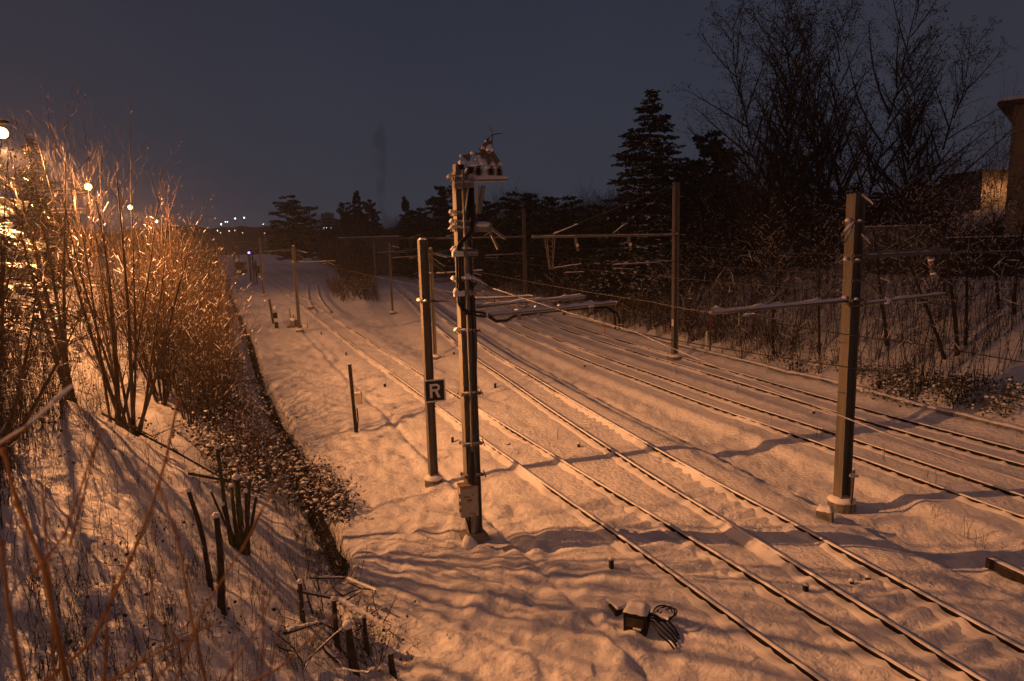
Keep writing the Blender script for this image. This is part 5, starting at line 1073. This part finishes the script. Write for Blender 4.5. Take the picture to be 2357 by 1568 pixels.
branch_on([(270, 960), (350, 998), (420, 985)], .025, 'short dark branch lying below the large many-stemmed shrub', 'dark', False, lift=.08, tw=4)
branch_on([(440, 1130), (520, 1112), (590, 1098)], .05, 'snow-covered fallen log above the cut trunks', 'bark', True, lift=.12, tw=4)
branch_on([(690, 1410), (780, 1440), (900, 1500)], .05, 'snowy crossbar branch in the brush pile by the ditch', 'bark', True, lift=.55, tw=10)
branch_on([(660, 1500), (740, 1480), (830, 1500)], .045, 'snowy low branch in the brush pile by the ditch', 'bark', True, lift=.35, tw=10)
branch_on([(720, 1400), (800, 1390), (870, 1430)], .03, 'thin arching branch over the ditch end', 'bark', True, lift=.75, tw=8)
for a in [(815, 1545, 800, 1440, .08, 'thick snowy stub at the lower end of the ditch'), (778, 1500, 768, 1380, .05, 'upright stake in the brush pile by the ditch'), (845, 1500, 838, 1420, .045, 'short upright stake right of the brush pile'), (905, 1560, 898, 1500, .06, 'low snowy stub right of the thick one'), (698, 1440, 690, 1340, .045, 'thin cut stem left of the ditch end'), (620, 1100, 606, 1048, .05, 'cut mossy stub inside the bramble patch')]:
    stump(*a)
for i, (u, v) in enumerate([(735, 1085), (775, 1150), (720, 1180), (700, 1330), (760, 1340), (830, 1470), (870, 1530), (690, 1540), (650, 1090), (780, 1245), (745, 1290)]):
    q = GT(u, v); plant('bush%d' % (i % 3), 'bramble_bush', 'low twiggy bramble with withered leaves at the edge of the black ditch', 'bush', tuple(q), rg.uniform(.26, .42), rg.uniform(0, 6), 'brambles at the ditch edge')
pile = GT(790, 1440); t = thing('brush_pile', 'tangled pile of snowy sticks at the lower end of the ditch', 'brush pile', pile); rp_ = random.Random(88)
for i in range(30):
    q = GT(rp_.uniform(680, 900), rp_.uniform(1350, 1560)); d = V((rp_.uniform(-1, 1), rp_.uniform(-.6, .6), rp_.uniform(.0, .7))).normalized() * rp_.uniform(.3, .9); q = q + V((0, 0, .05)); r = rp_.uniform(.006, .022)
    k_ = MB().tube([q, q + d * .5 + rdir(rp_) * .06, q + d], [r, r * .9, r * .5], 5).obj('stick', 'bark', t, True)
    if r > .010 and d.normalized().z < .6: s = snow_on(q, q + d, r, rp_, .025, .07).obj('snow_ridge', 'cap', None, True); adopt(s, k_)
# dry stalks on the snow between the tracks
for i, (u, v) in enumerate([(1885, 1010), (1768, 975), (2030, 1060), (2140, 1120), (2150, 1200), (2210, 1235), (2255, 1265), (1700, 905), (1290, 1015), (1560, 862)]):
    q = GT(u, v); t = thing('dry_stalk', 'thin dry weed stalks sticking out of the snow between the tracks', 'weed', q, 'dry stalks in the snow'); mb = MB(); rng = random.Random(i)
    for k in range(4): a = q + V((rng.uniform(-.15, .15), rng.uniform(-.15, .15), -.05)); mb.tube([a, a + V((rng.uniform(-.05, .05), 0, .3)), a + V((rng.uniform(-.12, .12), 0, rng.uniform(.4, .65)))], .006, 3, False)
    mb.obj('stalk', 'twig', t)
# young shoots close to the camera, out of focus
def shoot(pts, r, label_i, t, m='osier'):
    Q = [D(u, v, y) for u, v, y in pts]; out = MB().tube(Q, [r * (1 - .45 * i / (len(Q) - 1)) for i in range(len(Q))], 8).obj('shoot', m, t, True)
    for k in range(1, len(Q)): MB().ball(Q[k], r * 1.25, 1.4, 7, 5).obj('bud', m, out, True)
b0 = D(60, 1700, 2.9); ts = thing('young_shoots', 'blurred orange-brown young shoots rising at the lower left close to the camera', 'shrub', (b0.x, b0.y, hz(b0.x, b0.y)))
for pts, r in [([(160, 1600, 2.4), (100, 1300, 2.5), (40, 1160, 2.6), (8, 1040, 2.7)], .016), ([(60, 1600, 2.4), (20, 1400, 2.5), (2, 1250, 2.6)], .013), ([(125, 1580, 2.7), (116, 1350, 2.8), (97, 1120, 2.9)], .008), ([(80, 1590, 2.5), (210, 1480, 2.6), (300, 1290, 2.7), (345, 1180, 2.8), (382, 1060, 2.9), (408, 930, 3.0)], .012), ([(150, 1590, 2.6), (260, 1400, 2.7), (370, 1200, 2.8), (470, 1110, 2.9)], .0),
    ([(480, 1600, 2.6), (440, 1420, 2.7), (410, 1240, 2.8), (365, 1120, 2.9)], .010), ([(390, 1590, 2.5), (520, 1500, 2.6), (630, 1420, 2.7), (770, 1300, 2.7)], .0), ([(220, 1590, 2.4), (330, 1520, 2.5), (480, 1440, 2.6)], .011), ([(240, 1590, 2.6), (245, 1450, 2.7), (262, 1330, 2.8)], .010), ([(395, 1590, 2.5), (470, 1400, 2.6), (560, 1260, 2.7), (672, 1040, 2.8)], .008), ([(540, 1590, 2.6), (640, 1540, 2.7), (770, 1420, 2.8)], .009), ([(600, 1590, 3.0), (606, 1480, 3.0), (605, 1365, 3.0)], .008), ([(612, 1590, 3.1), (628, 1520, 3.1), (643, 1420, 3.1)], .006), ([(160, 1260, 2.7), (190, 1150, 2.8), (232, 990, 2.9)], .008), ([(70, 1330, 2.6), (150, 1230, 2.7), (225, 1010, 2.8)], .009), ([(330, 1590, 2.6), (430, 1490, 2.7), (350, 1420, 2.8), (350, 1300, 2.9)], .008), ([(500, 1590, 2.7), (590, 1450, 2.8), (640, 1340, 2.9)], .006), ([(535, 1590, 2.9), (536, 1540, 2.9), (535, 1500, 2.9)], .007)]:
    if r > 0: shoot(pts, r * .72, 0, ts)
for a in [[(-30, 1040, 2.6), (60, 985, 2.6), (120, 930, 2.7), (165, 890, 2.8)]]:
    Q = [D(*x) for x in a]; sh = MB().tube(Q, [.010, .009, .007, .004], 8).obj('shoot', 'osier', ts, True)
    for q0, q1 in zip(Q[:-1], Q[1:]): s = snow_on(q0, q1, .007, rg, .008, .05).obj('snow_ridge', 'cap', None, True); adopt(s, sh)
# ------------------------------------------------------------------ houses and walls on the right bank
def hq(u, v, y): q = D(u, v, y); return q
ph = D(2312, 500, 46); rb_ = Quaternion((0, 0, 1), math.radians(-40))
def local(o, r_): return lambda x, y, z: o + r_ @ V((x, y, z))
ze = D(2312, 243, 46).z
b0 = V((ph.x, ph.y, 4.6)); L_ = local(b0, rb_); hh_ = ze - 4.6
apt = thing('apartment_house', 'ochre plastered house cut by the right picture edge with a snowy overhanging roof', 'building', b0)
MB().box(L_(6, 5, hh_ / 2), (12, 10, hh_), rb_).obj('wall', 'plaster', apt)
ro = MB().box(L_(6, 5, hh_ + .12), (13.6, 11.6, .24), rb_).obj('roof', 'wood', apt); MB().box(L_(6, 5, hh_ + .36), (13.5, 11.5, .24), rb_, .98).obj('roof_snow', 'cap', ro)
for fl in range(3):
    for k in range(3):
        wv = MB().box(L_(2.4 + 3.6 * k, -.02, 2.0 + 3.2 * fl), (1.3, .10, 1.6), rb_).obj('window', 'wood', apt); MB().box(L_(2.4 + 3.6 * k, -.08, 2.0 + 3.2 * fl), (1.1, .03, 1.4), rb_).obj('pane', 'glass', wv); MB().box(L_(2.4 + 3.6 * k, -.15, 1.15 + 3.2 * fl), (1.6, .28, .08), rb_).obj('sill', 'conc', wv)
    for k in range(2):
        wv = MB().box(L_(-.02, 3 + 4 * k, 2.0 + 3.2 * fl), (.10, 1.3, 1.6), rb_).obj('window', 'wood', apt); MB().box(L_(-.08, 3 + 4 * k, 2.0 + 3.2 * fl), (.03, 1.1, 1.4), rb_).obj('pane', 'glass', wv)
def house(u, v_e, y, w_, d_, rot, label, wallm, rise=2.2, zb=4.6, windows=2):
    q = D(u, v_e, y); o = V((q.x, q.y, zb)); r_ = Quaternion((0, 0, 1), rot); L2 = local(o, r_); h = q.z - zb; t = thing('house', label, 'house', o)
    mb = MB(); mb.box(L2(w_ / 2, d_ / 2, h / 2), (w_, d_, h), r_); mb.add([L2(0, 0, h), L2(w_, 0, h), L2(w_ / 2, 0, h + rise), L2(0, d_, h), L2(w_, d_, h), L2(w_ / 2, d_, h + rise)], [(0, 1, 2), (5, 4, 3), (0, 2, 5, 3), (2, 1, 4, 5)]); mb.obj('wall', wallm, t)
    e = .5; sl = rise / (w_ / 2)
    for nm, m, z0, z1, ov in (('roof', 'wood', .03, .15, e), ('roof_snow', 'cap', .16, .42, e - .08)):
        mb = MB()
        for sgn in (-1, 1):
            xs = w_ / 2; xo = xs + sgn * (w_ / 2 + ov); zo = h - ov * sl
            vs = [L2(xs, -ov, h + rise + z0), L2(xo, -ov, zo + z0), L2(xo, d_ + ov, zo + z0), L2(xs, d_ + ov, h + rise + z0), L2(xs, -ov, h + rise + z1), L2(xo, -ov, zo + z1), L2(xo, d_ + ov, zo + z1), L2(xs, d_ + ov, h + rise + z1)]
            mb.add(vs, [(0, 1, 2, 3), (7, 6, 5, 4), (0, 4, 5, 1), (1, 5, 6, 2), (2, 6, 7, 3)])
        if nm == 'roof': ro_ = mb.obj(nm, m, t)
        else: mb.obj(nm, m, ro_)
    for k in range(windows):
        wv = MB().box(L2(w_ * (k + .7) / (windows + .4), -.03, h * .5), (1.0, .1, 1.2), r_).obj('window', 'wood', t); MB().box(L2(w_ * (k + .7) / (windows + .4), -.09, h * .5), (.8, .03, 1.0), r_).obj('pane', 'glass', wv)
    return t
house(2198, 545, 50, 9, 9, -.25, 'low house with a snow covered gable roof in front of the lamp-lit ochre wall', 'grey', 1.6, 3.8)
q = D(2205, 425, 66); blk = thing('ochre_building', 'ochre building wall brightly lit by a hidden lamp, seen between the branches', 'building', (q.x, q.y, 4.6)); MB().box((q.x + 2.6, q.y + 4, (q.z + 4.6) / 2), (5.2, 8, q.z - 4.6)).obj('wall', 'plaster', blk); MB().box((q.x + 2.6, q.y + 4, q.z + .1), (5.8, 8.6, .2)).obj('roof', 'wood', blk)
q = D(2262, 398, 62); blk = thing('grey_annex', 'dark grey annex between the lit ochre wall and the edge house', 'building', (q.x, q.y, 4.6)); MB().box((q.x + 2.2, q.y + 3, (q.z + 4.6) / 2), (4.4, 6, q.z - 4.6)).obj('wall', 'grey', blk); MB().box((q.x + 2.2, q.y + 3, q.z + .12), (4.8, 6.4, .24)).obj('roof', 'wood', blk)
a = D(1990, 527, 47); b_ = D(2175, 527, 44); zt_ = a.z; bw = thing('boundary_wall', 'plain rendered boundary wall with a snowy tile coping on top of the right bank', 'wall', (a.x, a.y, 4.4)); MB().bar((a.x, a.y, (zt_ + 3.9) / 2), (b_.x, b_.y, (zt_ + 3.9) / 2), .3, zt_ - 3.9).obj('wall', 'grey', bw)
for k in range(14):
    p0 = V((a.x, a.y, zt_ + .06)).lerp(V((b_.x, b_.y, zt_ + .06)), k / 14); p1 = V((a.x, a.y, zt_ + .06)).lerp(V((b_.x, b_.y, zt_ + .06)), (k + .92) / 14); tl = MB().bar(p0, p1, .5, .1).obj('coping_tile', 'conc', bw); MB().bar(p0 + V((0, 0, .09)), p1 + V((0, 0, .09)), .44, .08).obj('snow_cap', 'cap', tl)
a = D(2170, 548, 40); b_ = D(2420, 545, 39); fz = a.z; fb = 3.8; pf_ = thing('board_fence', 'dark close-boarded fence below the houses at the right', 'fence', (a.x, a.y, fb)); nb_ = 34
pmesh = MB().box((0, 0, (fz - fb) / 2), ((b_ - a).length / nb_ * .93, .04, fz - fb)).mesh('board', 'tar')
for k in range(nb_):
    p0 = a.lerp(b_, (k + .5) / nb_); o = bpy.data.objects.new('board', pmesh); C.objects.link(o); o.parent = pf_; o.location = (p0.x - a.x, p0.y - a.y + .01 * (k % 2), -.02 * (k % 3)); o.rotation_euler = (0, 0, math.atan2(b_.y - a.y, b_.x - a.x))
MB().bar((a.x, a.y + .08, fz - .4), (b_.x, b_.y + .08, fz - .4), .06, .1).obj('rail', 'tar', pf_); MB().bar((a.x, a.y, fz + .02), (b_.x, b_.y, fz + .02), .08, .06).obj('snow_cap', 'cap', pf_)
q = D(2338, 430, 59); street_lamp(q.x, q.y, 12.0, 'street lamp hidden behind the edge house, lighting the ochre wall', LAMP_W * .06, 4.8, rot=math.pi, group=None)
q = D(2305, 430, 58); street_lamp(q.x + 8, 33.0, 13.0, 'street lamp beyond the right picture edge lighting the ochre house', LAMP_W * .05, 4.8, rot=math.pi, group=None)
# ------------------------------------------------------------------ road side on the left bank
a = D(-40, 585, 40); b_ = D(62, 588, 47); bar_ = thing('road_parapet', 'dark low parapet of the road at the left edge', 'wall', (a.x, a.y, 4.8)); MB().bar((a.x, a.y, 6.3), (b_.x, b_.y, 6.3), .25, 1.0).obj('wall', 'tar', bar_); MB().bar((a.x, a.y, 6.84), (b_.x, b_.y, 6.84), .3, .08).obj('snow_cap', 'cap', bar_)
q = D(183, 560, 40); up_ = thing('utility_pole', 'wooden utility pole with snowy crossarms between the first two street lamps', 'utility pole', (q.x, q.y, 5.0)); zt_ = D(180, 436, 40).z
MB().tube([(q.x, q.y, 4.6), (q.x, q.y, zt_)], [.13, .1], 8).obj('pole', 'wood', up_, True)
for v, w_ in ((437, 2.6), (446, 2.6), (482, 1.6), (490, 1.6)):
    z = D(180, v, 40).z; o = MB().bar((q.x - w_ * .85, q.y, z), (q.x + w_ * .3, q.y, z), .1, .1).obj('crossarm', 'wood', up_); s = snow_on((q.x - w_ * .85, q.y, z), (q.x + w_ * .3, q.y, z), .07, rg, .06).obj('snow_ridge', 'cap', None, True); adopt(s, o)
# ------------------------------------------------------------------ far hill, town lights, tower block, flat roof, smoke
hx = np.linspace(-420, 300, 90); hy = np.linspace(395, 545, 26); HX, HY = np.meshgrid(hx, hy)
HZ = -1 + (sst(395, 470, HY)) * (19 + 5 * vnoise(HX, HY, 70, 21) + 3 * vnoise(HX, HY, 22, 22) + 1.6 * vnoise(HX, HY, 8, 23)) * (.62 + .38 * (1 - sst(-230, -90, HX))) + 1.2 * vnoise(HX, HY, 5, 24) * sst(400, 440, HY)
b = MB(); b.v = [tuple(x) for x in np.stack([HX, HY, HZ], -1).reshape(-1, 3)]; b.f = [(i * 90 + j, i * 90 + j + 1, i * 90 + 91 + j, i * 90 + 90 + j) for i in range(25) for j in range(89)]
o = b.obj('far_hill', 'hill', None, True); o['kind'] = 'structure'
for i, (du, h, w_) in enumerate([(0, 20, 22), (26, 17, 12)]):
    pass
q = D(740, 492, 480); tw_ = thing('tower_block', 'faint far tower block on the skyline right of the cedar', 'building', (q.x + 4, 480, 0)); MB().box((q.x + 4, 480, q.z / 2), (7.2, 7, q.z)).obj('tower', 'far', tw_)
for r_ in range(4):
    for c_ in range(3): MB().box((q.x + 1.9 + 2.1 * c_, 476.45, q.z - 1.6 - 2.3 * r_), (1.3, .12, 1.2)).obj('window', 'glass', tw_)
MB().box((q.x + 4, 480, q.z + .4), (3, 3, .8)).obj('plant_room', 'far', tw_)
q = D(905, 548, 150); fr2 = thing('flat_roofed_building', 'low flat-roofed building with snow on its roof edge, half hidden in the wood', 'building', (q.x, q.y, 0)); MB().box((q.x - 4, q.y + 4, q.z / 2), (15, 8, q.z)).obj('wall', 'grey', fr2); MB().box((q.x - 4, q.y + 4, q.z + .15), (16, 9, .3)).obj('roof', 'conc', fr2); MB().box((q.x - 4, q.y + 4, q.z + .4), (15.8, 8.8, .2)).obj('roof_snow', 'cap', fr2)
TOWN = [(190, 443, 1.0, 'cool', 'tallest bright white town light low on the far hillside, leftmost of the big ones'), (228, 421, .45, 'cool', 'left light of the close pair high on the far hillside'), (246, 421, .45, 'cool', 'right light of the close pair high on the far hillside'), (316, 391, .9, 'cool', 'bright white town light, left of the two highest on the far hill'), (396, 384, .85, 'cool', 'highest bright white town light on the far hill'), (567, 441, .35, 'cool', 'faint single white light left of the cedar on the hillside'), (157, 499, .5, 'cool', 'greenish white light at the hedge edge below the tallest town light'), (184, 519, .4, 'warm', 'tiny warm light below the greenish white one'), (262, 503, .35, 'cool', 'tiny white light in the valley left of the yellowish one'), (312, 497, .4, 'warm', 'tiny yellowish light in the middle of the valley'), (382, 519, .4, 'warm', 'tiny orange light right of the yellowish one'), (1110, 475, .5, 'cool', 'left one of three white lights below the tower block'), (1136, 474, .5, 'cool', 'middle one of three white lights below the tower block'), (1172, 476, .5, 'cool', 'right one of three white lights below the tower block'), (578, 521, .3, 'warm', 'tiny reddish light below the cedar')]
for x, y, s, m, lab in TOWN:
    yy = 385 if x < 700 else 330; q = D((800 + x / 2.24) * .57544, (700 + y / 2.24) * .57544, yy); t = thing('town_light', lab, 'distant lamp', (q.x, q.y, 0), 'lights of the far town'); MB().ball(q, .10 + .30 * s, 1.0, 8, 5).obj('lamp_lens', m, t, True); MB().tube([(q.x, q.y + .6, -1), (q.x, q.y + .6, q.z)], .10, 5).obj('post', 'galv', t)
# smoke rising straight up from behind the wood
def volmat(name, col, dens, aniso, noise=False, absorb=None):
    m = bpy.data.materials.new(name); m.use_nodes = True; t = m.node_tree; t.nodes.clear(); o = t.nodes.new('ShaderNodeOutputMaterial'); v = t.nodes.new('ShaderNodeVolumePrincipled'); v.inputs['Color'].default_value = (*col, 1); v.inputs['Density'].default_value = dens; v.inputs['Anisotropy'].default_value = aniso
    if absorb: v.inputs['Absorption Color'].default_value = (*absorb, 1)
    if noise:
        n = t.nodes.new('ShaderNodeTexNoise'); n.inputs['Scale'].default_value = .16; n.inputs['Detail'].default_value = 3; c = t.nodes.new('ShaderNodeTexCoord'); t.links.new(c.outputs['Object'], n.inputs['Vector']); r = t.nodes.new('ShaderNodeMapRange'); r.inputs['From Min'].default_value = .38; r.inputs['From Max'].default_value = .62; r.inputs['To Min'].default_value = 0; r.inputs['To Max'].default_value = dens; t.links.new(n.outputs['Fac'], r.inputs['Value']); t.links.new(r.outputs[0], v.inputs['Density'])
    t.links.new(v.outputs[0], o.inputs['Volume']); return m
SY = 250; pts = [D(u, v, SY) for u, v in ((884, 512), (880, 475), (876, 430), (873, 385), (872, 345), (875, 315), (877, 288))]
MB().tube(pts, [.8, 1.4, 1.9, 2.5, 2.7, 2.4, .8], 12).obj('smoke', volmat('smoke', (.10, .10, .11), .095, 0, True), None, True)['kind'] = 'stuff'
# ------------------------------------------------------------------ the misty night air
mbz = MB().box((0, 240, 29.5), (1300, 760, 65)); hzo = mbz.obj('haze', volmat('haze', (.86, .87, .9), HAZE, .35)); hzo['kind'] = 'stuff'
